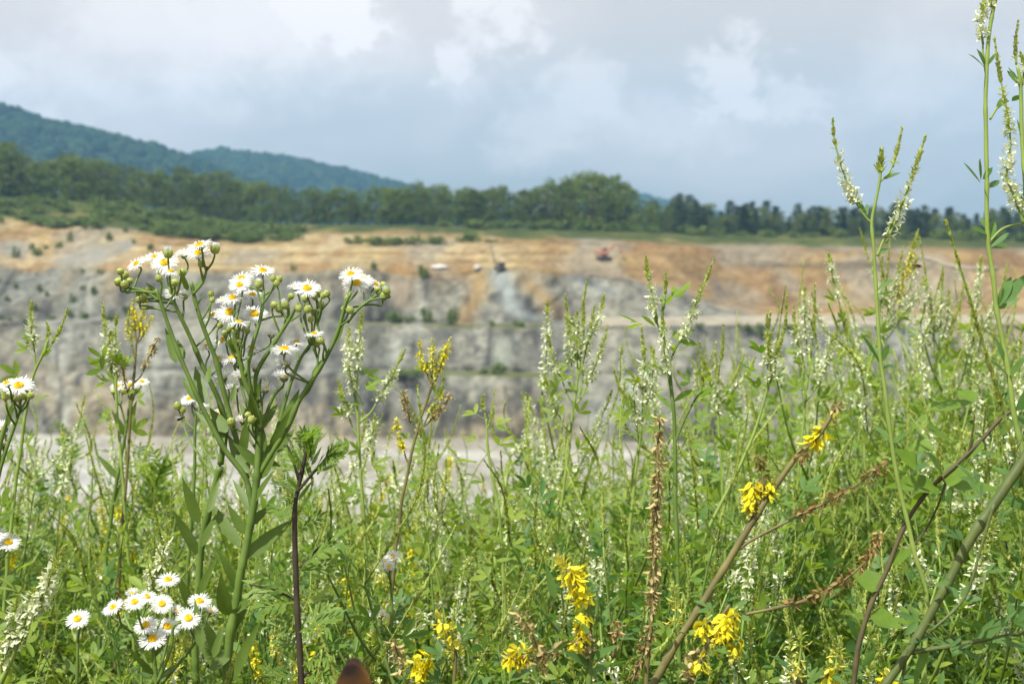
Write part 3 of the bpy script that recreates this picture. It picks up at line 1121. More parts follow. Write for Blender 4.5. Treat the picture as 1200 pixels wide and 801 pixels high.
# long low shrubs on the plateau
for (x, y, w, h) in ((415, 286, 26, 10), (438, 287, 30, 12), (462, 287, 30, 12), (486, 286, 30, 13), (510, 286, 28, 12), (553, 283, 26, 13), (540, 284, 14, 8), (575, 284, 18, 6), (250, 282, 40, 9), (290, 284, 34, 8), (330, 282, 26, 7)):
    bush(x, y, 0, w, h, 'low dark shrub on the ochre plateau ' + ('right of the gap' if x > 530 else 'in the long row' if x > 380 else 'at the end of the scrub'), 'shrubs on the ochre plateau', True)
# single shrubs on the left bank and grey slope
for (x, y, w, h) in ((22, 302, 10, 15), (85, 284, 8, 14), (75, 290, 11, 8), (102, 268, 9, 12), (130, 282, 9, 12), (40, 292, 8, 8), (98, 320, 6, 6), (123, 320, 15, 5), (48, 300, 14, 9), (58, 292, 7, 7), (150, 272, 8, 8), (180, 292, 9, 9), (160, 284, 6, 5)):
    bush(x, y, 0, w, h, 'small shrub on the ochre left bank ' + ('near the grey heap' if x < 60 else 'above the loose grey slope'), 'single shrubs on the left bank', True)
for (x, y, w, h) in ((20, 338, 7, 8), (49, 342, 7, 12), (8, 352, 7, 8), (57, 347, 6, 7), (99, 339, 7, 6), (113, 346, 9, 13), (87, 356, 8, 14), (42, 366, 7, 12), (98, 374, 12, 10), (128, 376, 14, 9), (4, 373, 7, 6), (13, 376, 8, 6), (29, 378, 8, 6), (62, 373, 12, 6), (82, 372, 9, 12), (146, 340, 14, 14), (150, 368, 12, 14), (1, 330, 6, 5)):
    bush(x, y, 0, w, h, 'dark shrub growing on the loose grey slope ' + ('above the ledge' if y > 362 else 'among grey stones'), 'shrubs dotted over the grey slope', True)
# bench shrubs
for (x, y, w, h, l) in ((461, 379, 20, 18, 'in the left of the row'), (480, 379, 14, 12, 'second of the row'), (500, 378, 18, 20, 'third of the row'), (530, 381, 17, 24, 'the darkest at its right end'), (497, 326, 15, 18, 'hanging over the rim'), (438, 316, 9, 10, 'on the rim by the daisies'), (345, 316, 9, 8, 'on the rim behind the daisies'), (607, 382, 18, 9, 'at the ledge edge'), (577, 382, 10, 8, 'by the dark crack'),
                        (585, 438, 22, 16, 'on the lower ledge'), (565, 438, 14, 8, 'at the lower ledge left'), (690, 442, 14, 12, 'lower ledge right'), (480, 438, 50, 6, 'flat along the lower ledge'), (420, 436, 34, 6, 'flat at lower left ledge'), (870, 384, 20, 8, 'below the pale road'), (885, 388, 24, 12, 'below the pale road'), (925, 384, 20, 8, 'below the pale road'), (820, 384, 14, 7, 'below the pale road'), (1050, 384, 20, 9, 'below the pale road')):
    bush(x, y, 0, w, h, 'dark green shrub on a rock bench, ' + l, 'shrubs on the rock benches', True)

# ------------------------------------------------------------------ machines and stones on the rim


def far_point(px, py):
    return on_terrain(px, py)


def excavator(px, py, s):
    c = far_point(px, py)
    r = thing('excavator', 'small red excavator with raised boom on the ochre plateau', 'excavator', tuple(c))
    r.rotation_euler = (0, 0, R(14))
    r.scale = (s, s, s)
    m = MB()
    for y in (-1.05, 1.05):
        m2 = MB()
        m2.box((0, y, .40), (3.4, .5, .84), bev=.45)
        m2.build('track', 'dark_metal', r)
    m.box((0, 0, .95), (1.3, 1.3, .3))
    m.build('undercarriage', 'dark_metal', r)
    b = MB()
    b.box((-.5, 0, 1.62), (2.9, 2.3, .95), bev=.2)
    b.box((-1.35, 0, 2.2), (1.2, 2.2, .5), bev=.25)
    b.build('body', 'red_paint', r)
    cb = MB()
    cb.box((.45, .62, 2.55), (1.3, .95, 1.25), taper=.88, bev=.15)
    cbo = cb.build('cab', 'red_paint', r)
    wm = MB()
    wm.box((.48, .62, 2.65), (1.34, .99, .62), taper=.92, bev=.1)
    wm.build('window', 'cab_glass', cbo)
    bo = MB()
    bo.tube(smooth_path([(.7, -.3, 1.8), (2.1, -.3, 3.6), (3.7, -.3, 4.1)], 5), [.34] * 6 + [.27] * 5, 6)
    bo.build('boom', 'red_paint', r)
    ar = MB()
    ar.tube([(3.7, -.3, 4.25), (4.4, -.3, 2.7)], [.24, .17], 6)
    ar.build('arm', 'red_paint', r)
    bk = MB()
    bk.box((4.35, -.3, 2.45), (.85, .9, .8), rot=Quaternion((0, 1, 0), .5), taper=.6, bev=.2)
    bk.build('bucket', 'red_paint', r)


excavator(706, 306, .88)


def drill(px, py):
    c = far_point(px, py)
    r = thing('drilling_rig', 'small dark machine with thin leaning mast on the rim above the pale rock slide', 'drilling rig', tuple(c))
    for y in (-.6, .6):
        m = MB()
        m.box((0, y, .35), (2.1, .4, .7), bev=.45)
        m.build('track', 'dark_metal', r)
    m = MB()
    m.box((.3, 0, 1.1), (1.5, 1.2, .9), bev=.2)
    m.build('body', 'dark_metal', r)
    m = MB()
    m.tube([(-.7, 0, .6), (-1.7, 0, 4.6)], [.13, .1], 4)
    m.build('mast', 'dark_metal', r)
    r.scale = (1.1, 1.1, 1.1)


drill(586, 317)


def boulder(name, px, py, size, mat, label, cat):
    c = far_point(px, py)
    V, F = ico()
    gg = np.random.default_rng(int(px))
    q = V * (1 + .35 * (vnoise(V[:, 0] * 2 + 5, V[:, 1] * 2 + V[:, 2] * 1.7 + 9, int(px)) - .5))[:, None]
    m = MB()
    m.add(q * np.array(size) / 2 + [0, 0, size[2] * .35], F)
    o = m.build(name, mat, smooth=False)
    o.location = tuple(c)
    tag(o, label, cat)


boulder('rock_slab', 515, 315, (4.0, 2.4, 1.2), 'pale_rock', 'flat white rock slab lying on the ochre rim', 'rock')
boulder('boulder', 561, 316, (1.9, 1.5, 1.5), 'grey_rock', 'grey boulder on the ochre rim left of the dark machine', 'rock')

# pale track ramp on the right plateau
tr_a = [far_point(px_, py_) for px_, py_ in ((1070, 302), (1090, 306), (1110, 311), (1140, 315), (1165, 316))]
tm = MB()
tp = smooth_path([a + [0, 0, .25] for a in tr_a], 6)
tm.tube(tp, np.linspace(.35, .6, len(tp)), 8)
to = tm.build('spoil_bank', 'spoil')
to['kind'] = 'structure'
to['label'] = 'low pale bank of stone along the right plateau'


# ================================================================== the meadow
UP = np.array([0, 0, 1.0])
GOLD = 2.39996


def perp(t):
    a = np.cross(t, [0.2, 0.9, 0.3])
    a = nrm(a)
    return a, np.cross(t, a)


def raceme_mesh(path, style, flen=0.0052, dens=620, seed=0, axis_r=0.0007):
    """flower spike along a path from its base to its tip; slots: axis, open floret, bud"""
    g = np.random.default_rng(seed)
    path = np.asarray(path)
    m = MB()
    seg = np.r_[0, np.cumsum(np.linalg.norm(np.diff(path, axis=0), axis=1))]
    Ltot = seg[-1]
    m.tube(path, np.linspace(axis_r, axis_r * .6, len(path)), 5, 0)
    N = max(10, int(Ltot * dens * 1.25))
    u = np.sort(g.uniform(0.06, 1.0, N))
    pos = np.stack([np.interp(u * Ltot, seg, path[:, k]) for k in range(3)], -1)
    tan = np.stack([np.interp(u * Ltot, seg, np.gradient(path[:, k])) for k in range(3)], -1)
    tan /= np.linalg.norm(tan, axis=1, keepdims=True)
    a, b = perp(nrm(path[-1] - path[0]))
    th = np.arange(N) * GOLD + g.uniform(-.5, .5, N)
    rad = np.cos(th)[:, None] * a + np.sin(th)[:, None] * b
    if style == 'white':
        o, e = .50, .72
    elif style == 'white_full':
        o, e = .78, .90
    elif style == 'green':
        o, e = .0, .15
    elif style == 'yellow':
        o, e = .80, .92
    elif style == 'pale_yellow':
        o, e = .7, .85
    else:
        o, e = 1.1, 1.2
    opened = u + g.normal(0, .07, N) < o
    mid = (~opened) & (u < e)
    tip = ~(opened | mid)
    bs = flen * .25
    k = opened
    if k.any():
        n = k.sum()
        droop = .15 if style in ('white', 'white_full') else -.25
        if style in ('rusty', 'straw'):
            droop = -.7
        d = rad[k] + tan[k] * droop + g.normal(size=(n, 3)) * .28
        d[:, 2] -= .35
        if style == 'yellow':
            d = rad[k] * .62 + g.normal(size=(n, 3)) * .16 - np.array([0, 0, .75])
        up = tan[k] + g.normal(size=(n, 3)) * .3
        m.leaf_batch('floret', pos[k] + rad[k] * bs, d, up, flen * g.uniform(.8, 1.2, n), flen * .50, .2, .5, 1)
        d2 = d + (tan[k] * .55 if style != 'yellow' else rad[k] * .3) + g.normal(size=(n, 3)) * .15
        m.leaf_batch('floret', pos[k] + rad[k] * bs * 1.6, d2, up, flen * g.uniform(.7, 1.1, n), flen * .55, -.5, .2, 1)
        m.leaf_batch('floret', pos[k], rad[k] + tan[k] * .1 - [0, 0, .2], up, flen * .5, flen * .35, 0, .4, 2)
    k = mid
    if k.any():
        n = k.sum()
        m.leaf_batch('floret', pos[k], rad[k] * .8 + tan[k] * .55 + g.normal(size=(n, 3)) * .15, tan[k], flen * g.uniform(.75, 1.05, n), flen * .6, -.1, .5, 2)
        m.leaf_batch('floret', pos[k] + rad[k] * flen * .45, rad[k] * .8 + tan[k] * .3, tan[k], flen * .5, flen * .35, .1, .3, 1)
    k = tip
    if k.any():
        n = k.sum()
        sc = 1 - .45 * sstep(e, 1, u[k])
        m.leaf_batch('floret', pos[k], rad[k] * .5 + tan[k] * .8 + g.normal(size=(n, 3)) * .12, tan[k], flen * .95 * sc, flen * .62 * sc, -.2, .5, 2)
        m.leaf_batch('floret', pos[k], rad[k] * .6 + tan[k] * .7 + g.normal(size=(n, 3)) * .2, tan[k], flen * .9 * sc, flen * .55 * sc, -.2, .5, 2)
    return m


RMATS = {'white': ['pale_stem', 'white_floret', 'green_bud'], 'white_full': ['pale_stem', 'white_floret', 'green_bud'], 'green': ['pale_stem', 'white_floret', 'green_bud'],
         'yellow': ['pale_stem', 'yellow_floret', 'pale_yellow_floret'], 'pale_yellow': ['pale_stem', 'pale_yellow_floret', 'green_bud'],
         'rusty': ['rusty_stem', 'rusty_floret', 'straw_floret'], 'straw': ['tan_stem', 'straw_floret', 'rusty_floret']}


def trifoliate(m, base, d, size, g, mat=0, petiole=0.9):
    d = nrm(d)
    n = nrm(UP * .8 + g.normal(size=3) * .45)
    side = nrm(np.cross(d, n))
    n = np.cross(side, d)
    m.leaf('blade', base, d, n, size * petiole * 1.15, size * .055, 0, 0, mat)
    c = base + d * size * petiole
    w = size * g.uniform(.28, .40)
    m.leaf('leaflet', c + d * size * .12, d + n * g.uniform(-.25, .25), n, size, w, g.uniform(0, .3), g.uniform(.1, .4), mat)
    for sgn in (-1, 1):
        dd = d * .55 + side * sgn * .8 + n * g.uniform(-.3, .35)
        m.leaf('leaflet', c, dd, n + side * sgn * g.uniform(-.3, .3), size * .92, w, g.uniform(0, .3), g.uniform(.1, .4), mat)


def make_clover(name, seed, H=1.0, style='white', leafm='clover_leaf', leaf=0.021, nr=8, branch=1.0, low=0.12):
    g = np.random.default_rng(seed)
    root = thing(name, 'plant', 'plant', (0, 0, 0))
    st, fo = MB(), MB()
    ln = g.uniform(-.10, .10, 2)
    main = smooth_path([(0, 0, -.03), (ln[0] * .2, ln[1] * .2, H * .35), (ln[0] * .6, ln[1] * .6, H * .7), (ln[0] * 1.2, ln[1] * 1.2, H * .93)], 8)
    st.tube(main, np.linspace(.0026, .0010, len(main)), 6)
    race = []
    z = H * low
    az = g.uniform(0, 6.28)
    ends = [(main[-1], nrm(main[-1] - main[-3]))]
    while z < H * .92:
        i = int(np.clip(np.searchsorted(main[:, 2], z), 1, len(main) - 1))
        p = main[i]
        az += GOLD + g.uniform(-.4, .4)
        out = np.array([math.cos(az), math.sin(az), 0])
        trifoliate(fo, p, out + UP * g.uniform(.2, .7), leaf * g.uniform(.85, 1.25), g)
        if z > H * .25:
            f = z / H
            bl = branch * H * (0.30 * (1 - f) + .10) * g.uniform(.7, 1.15)
            tip = p + out * bl * .55 + UP * bl * g.uniform(.75, 1.0)
            mid = p + out * bl * .33 + UP * bl * .38
            bp = smooth_path([p, mid, tip], 6)
            st.tube(bp, np.linspace(.0014, .0007, len(bp)), 5)
            for t in np.arange(.2, 1.0, max(.12, .032 / bl)):
                q = bp[int(t * (len(bp) - 1))]
                a2 = g.uniform(0, 6.28)
                trifoliate(fo, q, np.array([math.cos(a2), math.sin(a2), g.uniform(.1, .9)]), leaf * g.uniform(.6, 1.05) * (1 - .25 * t), g)
            ends.append((bp[-1], nrm(bp[-1] - bp[-3])))
        z += H * g.uniform(.031, .045)
    for p_, d_ in ends:
        for k in range(3):
            a2 = g.uniform(0, 6.28)
            trifoliate(fo, p_ - d_ * .012 * k, d_ * .9 + np.array([math.cos(a2), math.sin(a2), .3]) * .7, leaf * g.uniform(.5, .8), g, 0, .5)
    ends.sort(key=lambda e: -e[0][2])
    st.build('stem', 'green_stem' if style != 'white' else 'pale_stem', root)
    fo.build('foliage', leafm, root)
    for k, (p, d) in enumerate(ends[:nr]):
        Lr = g.uniform(.05, .11) * (1.1 if k < 3 else .9)
        d = nrm(d + UP * .5 + g.normal(size=3) * .2)
        bend = g.normal(size=3) * .012
        path = smooth_path([p, p + d * Lr * .5 + bend, p + d * Lr + bend * .3 - UP * Lr * g.uniform(-.05, .1)], 6)
        sty = style
        if style == 'white':
            sty = ['white', 'green', 'white_full', 'white', 'green'][int(g.integers(0, 5))]
        raceme_mesh(path, sty, (.0042 if style == 'green' else .0048), 640, seed * 31 + k).build('raceme', RMATS[sty], root)
    return root


def pinnate(m, base, d, n, L_, g, mat=0, lobes=4):
    d = nrm(d)
    side = nrm(np.cross(d, n))
    n = np.cross(side, d)
    m.leaf('blade', base, d, n, L_, L_ * .055, .12, 0, mat)
    m.leaf('lobe', base + d * L_ * .72, d, n, L_ * .42, L_ * .10, .15, .15, mat)
    for k in range(lobes):
        t = .22 + .62 * k / lobes
        q = base + d * L_ * t - n * .12 * L_ * t * t
        for sgn in (-1, 1):
            ll = L_ * (.42 - .18 * abs(t - .45)) * g.uniform(.85, 1.15)
            dd = d * .75 + side * sgn * .75 + n * g.uniform(-.15, .25)
            m.leaf('lobe', q, dd, n, ll, ll * .24, .15, .15, mat)
            m.leaf('lobe', q + nrm(dd) * ll * .45, dd + side * sgn * .7, n, ll * .42, ll * .16, .1, .1, mat)


def make_mugwort(name, seed, H=1.0, leafm='mugwort_leaf', stemm='green_stem'):
    g = np.random.default_rng(seed)
    root = thing(name, 'plant', 'plant', (0, 0, 0))
    st, fo = MB(), MB()
    ln = g.uniform(-.06, .06, 2)
    main = smooth_path([(0, 0, -.03), (ln[0], ln[1], H * .5), (ln[0] * 1.6, ln[1] * 1.3, H * .96)], 10)
    st.tube(main, np.linspace(.0032, .0011, len(main)), 6)
    z, az = H * .1, 0
    while z < H * .97:
        p = main[int(np.clip(np.searchsorted(main[:, 2], z), 1, len(main) - 1))]
        az += GOLD + g.uniform(-.3, .3)
        f = z / H
        out = np.array([math.cos(az), math.sin(az), 0])
        ll = (.085 - .045 * f ** 3) * g.uniform(.8, 1.15)
        pinnate(fo, p, out + UP * (.25 + 1.5 * f ** 4), UP - out * .2, ll, g)
        if f > .3 and g.random() < .75:
            bl = .05 + .10 * (1 - f)
            tip = p + out * bl * .6 + UP * bl
            st.tube([p, (p + tip) / 2 + out * bl * .1, tip], [.001, .0009, .0006], 4)
            for t in (.35, .6, .8, 1.0):
                a2 = az + g.uniform(-1.4, 1.4)
                pinnate(fo, p * (1 - t) + tip * t, np.array([math.cos(a2), math.sin(a2), 1.0]), out * -.3 + UP, .032 * g.uniform(.8, 1.2), g, 0, 3)
        z += H * g.uniform(.028, .042)
    for k in range(9):
        a2 = k * GOLD
        pinnate(fo, main[-1] - UP * .004 * k, np.array([math.cos(a2) * .5, math.sin(a2) * .5, 1.1]), np.array([math.cos(a2), math.sin(a2), .2]), .035, g, 0, 3)
    st.build('stem', stemm, root)
    fo.build('foliage', leafm, root)
    return root


# ---- daisy heads: three kinds of mesh, used by every fleabane


def head_meshes(kind, seed):
    g = np.random.default_rng(seed)
    inv = MB()
    inv.lathe([(.03, -.20), (.10, -.18), (.165, -.11), (.185, -.03), (.17, 0.0), (.02, .005)], 12)
    for k in range(26):
        a = k * GOLD
        d = np.array([math.cos(a), math.sin(a), 0])
        inv.leaf('floret', d * .10 + UP * -.17, d * .6 + UP * .9, d, .19, .05, .0, .1)
    pt = MB()
    n = 110
    for k in range(n):
        a = 6.2832 * k / n + g.uniform(-.05, .05)
        d = np.array([math.cos(a), math.sin(a), 0])
        if kind == 'open':
            e = g.normal(.06, .13) + .06 * (k % 2)
            dr = g.uniform(-.05, .22)
        elif kind == 'cup':
            e = g.normal(.85, .25)
            dr = g.uniform(.0, .5)
        else:
            e = g.normal(-.15, .2)
            dr = g.uniform(.0, .35)
        if g.random() < .04:
            continue
        dd = d * math.cos(e) + UP * math.sin(e) + g.normal(size=3) * .05
        pt.leaf('petal', d * .15, dd, UP * math.cos(e) - d * math.sin(e) + g.normal(size=3) * .2, g.uniform(.31, .39), g.uniform(.026, .036), dr, 0)
    dc = MB()
    dc.lathe([(.160, -.01), (.168, .02), (.150, .055), (.12, .075), (.06, .078), (.01, .070)], 18)
    for k in range(120):
        r_ = .158 * math.sqrt((k + .5) / 120)
        a = k * GOLD
        c = np.array([r_ * math.cos(a), r_ * math.sin(a), .072 - .9 * max(0, r_ - .05) ** 2 * 1.6])
        dc.leaf('floret', c, UP + c * 2 * np.array([1, 1, 0]), np.array([math.cos(a), math.sin(a), 0]), .03, .022, 0, .3)
    return (inv.mesh('flower_head', 'involucre'), pt.mesh('petal_ring', 'white_petal'), dc.mesh('disc', 'disc_yellow'))


HEADS = {k: [head_meshes(k, 300 + 10 * i + j) for j in range(3)] for i, k in enumerate(('open', 'cup', 'droop'))}


def bud_mesh(seed, white):
    g = np.random.default_rng(seed)
    m = MB()
    m.lathe([(.08, -.5), (.3, -.42), (.47, -.15), (.48, .1), (.36, .33), (.12, .42)], 12)
    for k in range(20):
        a = k * GOLD
        d = np.array([math.cos(a), math.sin(a), 0])
        m.leaf('floret', d * .36 - UP * .38, d * .35 + UP, d, .75, .16, .18, .1)
    for k in range(26 if white else 8):
        a = k * GOLD
        r_ = (.36 if white else .2) * math.sqrt((k + .5) / 26)
        d = np.array([math.cos(a), math.sin(a), 0])
        m.leaf('petal', d * r_ + UP * .25, UP + d * (.35 if white else .05), d, .42 if white else .26, .12, .3, 0, 1)
    return m.mesh('bud', ['green_bud', 'white_petal'])


BUDS = [bud_mesh(330, False), bud_mesh(331, False), bud_mesh(332, True)]


def add_head(parent, pos, axis, diam, kind, g, org):
    inv, pt, dc = HEADS[kind][int(g.integers(0, 3))]
    q = Vector(tuple(axis)).to_track_quat('Z', 'Y') @ Quaternion((0, 0, 1), g.uniform(0, 6.28))
    h = link('flower_head', inv, parent)
    h.location = tuple(np.asarray(pos) - org)
    h.rotation_mode = 'QUATERNION'
    h.rotation_quaternion = q
    h.scale = (diam,) * 3
    link('petal_ring', pt, h)
    link('disc', dc, h)


def add_bud(parent, pos, axis, diam, white, g, org):
    b = link('bud', BUDS[2 if white else int(g.integers(0, 2))], parent)
    b.location = tuple(np.asarray(pos) - org)
    b.rotation_mode = 'QUATERNION'
    b.rotation_quaternion = Vector(tuple(axis)).to_track_quat('Z', 'Y')
    b.scale = (diam,) * 3


# ---- plants traced in the photograph: stems given as pixels plus distance, set in the ground below


class Traced:
    def __init__(s, name, label, cat, bottom, d, seed, group=None, stemm='green_stem', leafm='fleabane_leaf', shift=(0, 0)):
        s.g = np.random.default_rng(seed)
        p = P(bottom[0], bottom[1], d)
        x, y = p[0] + shift[0], p[1] + shift[1]
        s.org = np.array([x, y, float(gz(x, y))])
        s.bottom = p
        s.root = thing(name, label, cat, tuple(s.org), group)
        s.st, s.fo = MB(), MB()
        s.stemm, s.leafm = stemm, leafm
        s.ends = []
        s.d = d
        s.paths = []
        s.ped = None

    def stem(s, pts, r0, r1, d=None, d2=None, rooted=False, end=False, n=7, sides=8):
        d = s.d if d is None else d
        d2 = d if d2 is None else d2
        k = len(pts)
        w = [P(x, y, d + (d2 - d) * i / max(1, k - 1)) for i, (x, y) in enumerate(pts)]
        path = smooth_path(w, n)
        if rooted:
            a0, c0_ = s.org - [0, 0, .03], w[0]
            tdir = nrm(path[1] - path[0])
            q = c0_ - tdir * min(.22, np.linalg.norm(c0_ - a0) * .4)
            tt = np.linspace(0, 1, 9)[:-1, None]
            path = np.concatenate([a0 * (1 - tt) ** 2 + q * 2 * tt * (1 - tt) + c0_ * tt ** 2, path])
        s_ = np.r_[0, np.cumsum(np.linalg.norm(np.diff(path, axis=0), axis=1))]
        rr = np.linspace(r0, r1, len(path))
        if max(r0, r1) > .0014:                       # nodes, and a stalk that is never quite even
            step = s.g.uniform(.030, .045)
            m_ = int(s_[-1] / .003) + 2
            q_ = np.linspace(0, s_[-1], m_)
            path = np.stack([np.interp(q_, s_, path[:, k]) for k in range(3)], -1)
            ph = (q_ / step + .3 * np.sin(q_ * 37)) % 1.0
            rr = np.interp(q_, s_, rr) * (1 + .22 * np.exp(-((ph - .5) / .07) ** 2) + .10 * (vnoise(q_ * 160, q_ * 0 + 3, int(s.g.integers(99))) - .5))
            path = path + (np.stack([vnoise(q_ * 45, q_ * 0 + k, 5 + int(s.g.integers(99))) for k in range(3)], -1) - .5) * max(r0, r1) * .55
        s.st.tube(path, rr, sides)
        s.paths.append((pts, path, d, d2))
        if end:
            s.ends.append((pts[-1], path[-1]))
        return path

    def leaf(s, b, t, wpx, d=None, tpl='lance', droop=None, own=True, facing=None):
        d = s.d if d is None else d
        A = P(b[0], b[1], d)
        B = P(t[0], t[1], d + s.g.uniform(-.02, .02))
        dd = B - A
        L_ = np.linalg.norm(dd)
        nn = np.array([s.g.uniform(-.5, .5), -.8, .75]) if facing is None else np.asarray(facing)
        W_ = wpx * d / FPX
        dr = s.g.uniform(-.10, .16) if droop is None else droop
        if own:
            m = MB()
            m.leaf(tpl, A, dd, nn, L_, W_, dr, s.g.uniform(.1, .3))
            m.build('leaf', s.leafm, s.root, origin=s.org)
        else:
            s.fo.leaf(tpl, A, dd, nn, L_, W_, dr, .2)

    def trif(s, x, y, ang, spx, d=None):
        d = s.d if d is None else d
        a = R(ang)
        trifoliate(s.fo, P(x, y, d), np.array([math.cos(a), s.g.uniform(-.4, .4), math.sin(a)]), spx * d / FPX, s.g)

    def auto_trif(s, every=28, spx=24, y0=0, y1=900, which=None):
        for pts, path, d, d2 in (s.paths if which is None else [s.paths[i] for i in which]):
            L_ = np.r_[0, np.cumsum(np.linalg.norm(np.diff(path, axis=0), axis=1))]
            q = s.g.uniform(0, every) * d / FPX
            sg = 1
            while q < L_[-1]:
                p = np.array([np.interp(q, L_, path[:, k]) for k in range(3)])
                v = p - [0, 0, CAMZ]
                if p[2] > .3:
                    sg = -sg
                    trifoliate(s.fo, p, np.array([sg * s.g.uniform(.4, 1), s.g.uniform(-.6, .6), s.g.uniform(.1, .9)]), spx * d / FPX * s.g.uniform(.7, 1.15), s.g)
                q += every * d / FPX * s.g.uniform(.7, 1.3)

    def raceme(s, pts, style, d=None, d2=None, flen=.0044, dens=980, stalk=None):
        d = s.d if d is None else d
        d2 = d if d2 is None else d2
        k = len(pts)
        path = smooth_path([P(x, y, d + (d2 - d) * i / max(1, k - 1)) for i, (x, y) in enumerate(pts)], 7)
        raceme_mesh(path, style, flen, dens, int(s.g.integers(1e6)), .0008).build('raceme', RMATS[style], s.root, origin=s.org)
        if stalk:
            s.stem([stalk, pts[0]], .0008, .0007, d, d, sides=5)

    def head(s, x, y, dia, asp=.55, lean=0.0, kind='open', dd=0.0, pedicel=True):
        d = s.d + dd + s.g.uniform(-.018, .018)
        p = P(x, y, d)
        ax = nrm(np.array([lean, -asp, math.sqrt(max(.02, 1 - asp * asp))]))
        D = dia * .93 * d / FPX
        add_head(s.root, p, ax, D, kind, s.g, s.org)
        if pedicel:
            s.pedicel(p, ax, D * .19, x, y)

    def bud(s, x, y, dia, white=False, dd=0.0):
        d = s.d + dd + s.g.uniform(-.015, .015)
        p = P(x, y, d)
        ax = nrm(np.array([s.g.uniform(-.6, .6), s.g.uniform(-.5, .3), 1]))
        D = dia * d / FPX
        add_bud(s.root, p, ax, D, white, s.g, s.org)
        s.pedicel(p, ax, D * .45, x, y)

    def pedicel(s, p, ax, off, x, y):
        if not s.ends:
            return
        ref = p - UP * .016
        cands = [q for _, path, _, _ in s.paths for q in path[len(path) // 2:] if q[2] < p[2] - .006]
        if not cands:
            return
        best = (None, min(cands, key=lambda q: np.linalg.norm((q - ref) * [1, 1, .8])))
        a = best[1]
        b = p - ax * off
        L_ = np.linalg.norm(b - a)
        path = smooth_path([a, a * .45 + b * .55 + (b - a) * [.10, .10, -.12], b - ax * L_ * .15, b], 4)
        s.st.tube(path, np.linspace(.0008, .0006, len(path)), 5)

    def done(s):
        if s.st.nv:
            s.st.build('stem', s.stemm, s.root, origin=s.org)
        if s.fo.lv:
            s.fo.build('foliage', s.leafm, s.root, origin=s.org)
        return s.root


# ---------- the tall daisy fleabane in focus
f = Traced('daisy_fleabane', 'tall branching daisy fleabane in focus with many white yellow-centred heads', 'wildflower', (266, 800), .86, 401)
f.stem([(266, 800), (268, 760), (274, 715), (281, 680), (290, 635), (296, 600), (303, 555), (305, 500)], .0033, .0024, rooted=True)
f.stem([(296, 600), (288, 560), (262, 523), (240, 482), (226, 452), (208, 410), (193, 370), (182, 338)], .0020, .0012, d2=.85, end=True)
f.stem([(230, 800), (230, 720), (236, 640), (246, 595), (259, 545)], .0026, .0024, d=.90, d2=.885)
f.stem([(259, 545), (264, 500), (258, 470), (247, 447), (230, 412), (214, 375), (203, 351)], .0023, .0012, d=.885, d2=.87, end=True)
f.stem([(290, 560), (272, 500), (257, 435), (243, 397), (230, 360), (223, 331)], .0020, .0012, d=.872, d2=.86, end=True)
f.stem([(303, 555), (318, 532), (336, 503), (350, 470), (368, 442), (384, 416), (397, 386), (405, 358), (412, 343)], .0020, .0010, d2=.85, end=True)
f.stem([(305, 505), (298, 474), (287, 447), (279, 413), (273, 386)], .0022, .0013, d2=.85, end=True)
f.stem([(288, 440), (296, 405), (305, 372), (309, 342)], .0015, .0011, d=.85, d2=.865, end=True)
f.stem([(301, 480), (300, 440), (320, 405), (338, 376), (349, 356)], .0018, .0011, d=.862, d2=.85, end=True)
f.stem([(318, 525), (328, 490), (337, 460), (350, 423), (363, 403)], .0015, .0010, d=.868, d2=.87, end=True)
f.stem([(305, 510), (312, 485), (322, 462), (332, 452)], .0013, .0010, d=.866, end=True)
f.stem([(304, 520), (306, 490), (307, 468)], .0011, .0009, end=True)
f.stem([(303, 530), (290, 510), (284, 498)], .0011, .0009, d=.86, d2=.87, end=True)
f.stem([(300, 500), (288, 470), (280, 440), (276, 426)], .0012, .0009, d=.87, d2=.885, end=True)
f.stem([(296, 470), (292, 440), (291, 418)], .0012, .0009, d=.85, d2=.84, end=True)
f.stem([(350, 470), (372, 430), (366, 405)], .0008, .0007, d=.86)
f.stem([(407, 378), (420, 362), (433, 352), (443, 345)], .0010, .0008, d=.85)
f.stem([(186, 352), (172, 342), (158, 338), (147, 337)], .0010, .0008, d=.85)
f.stem([(226, 345), (238, 330), (243, 312)], .0010, .0008, d=.86)
f.stem([(384, 416), (372, 380), (372, 362)], .0009, .0007, d=.86)
f.stem([(283, 430), (268, 405), (262, 392)], .0009, .0007, d=.86)
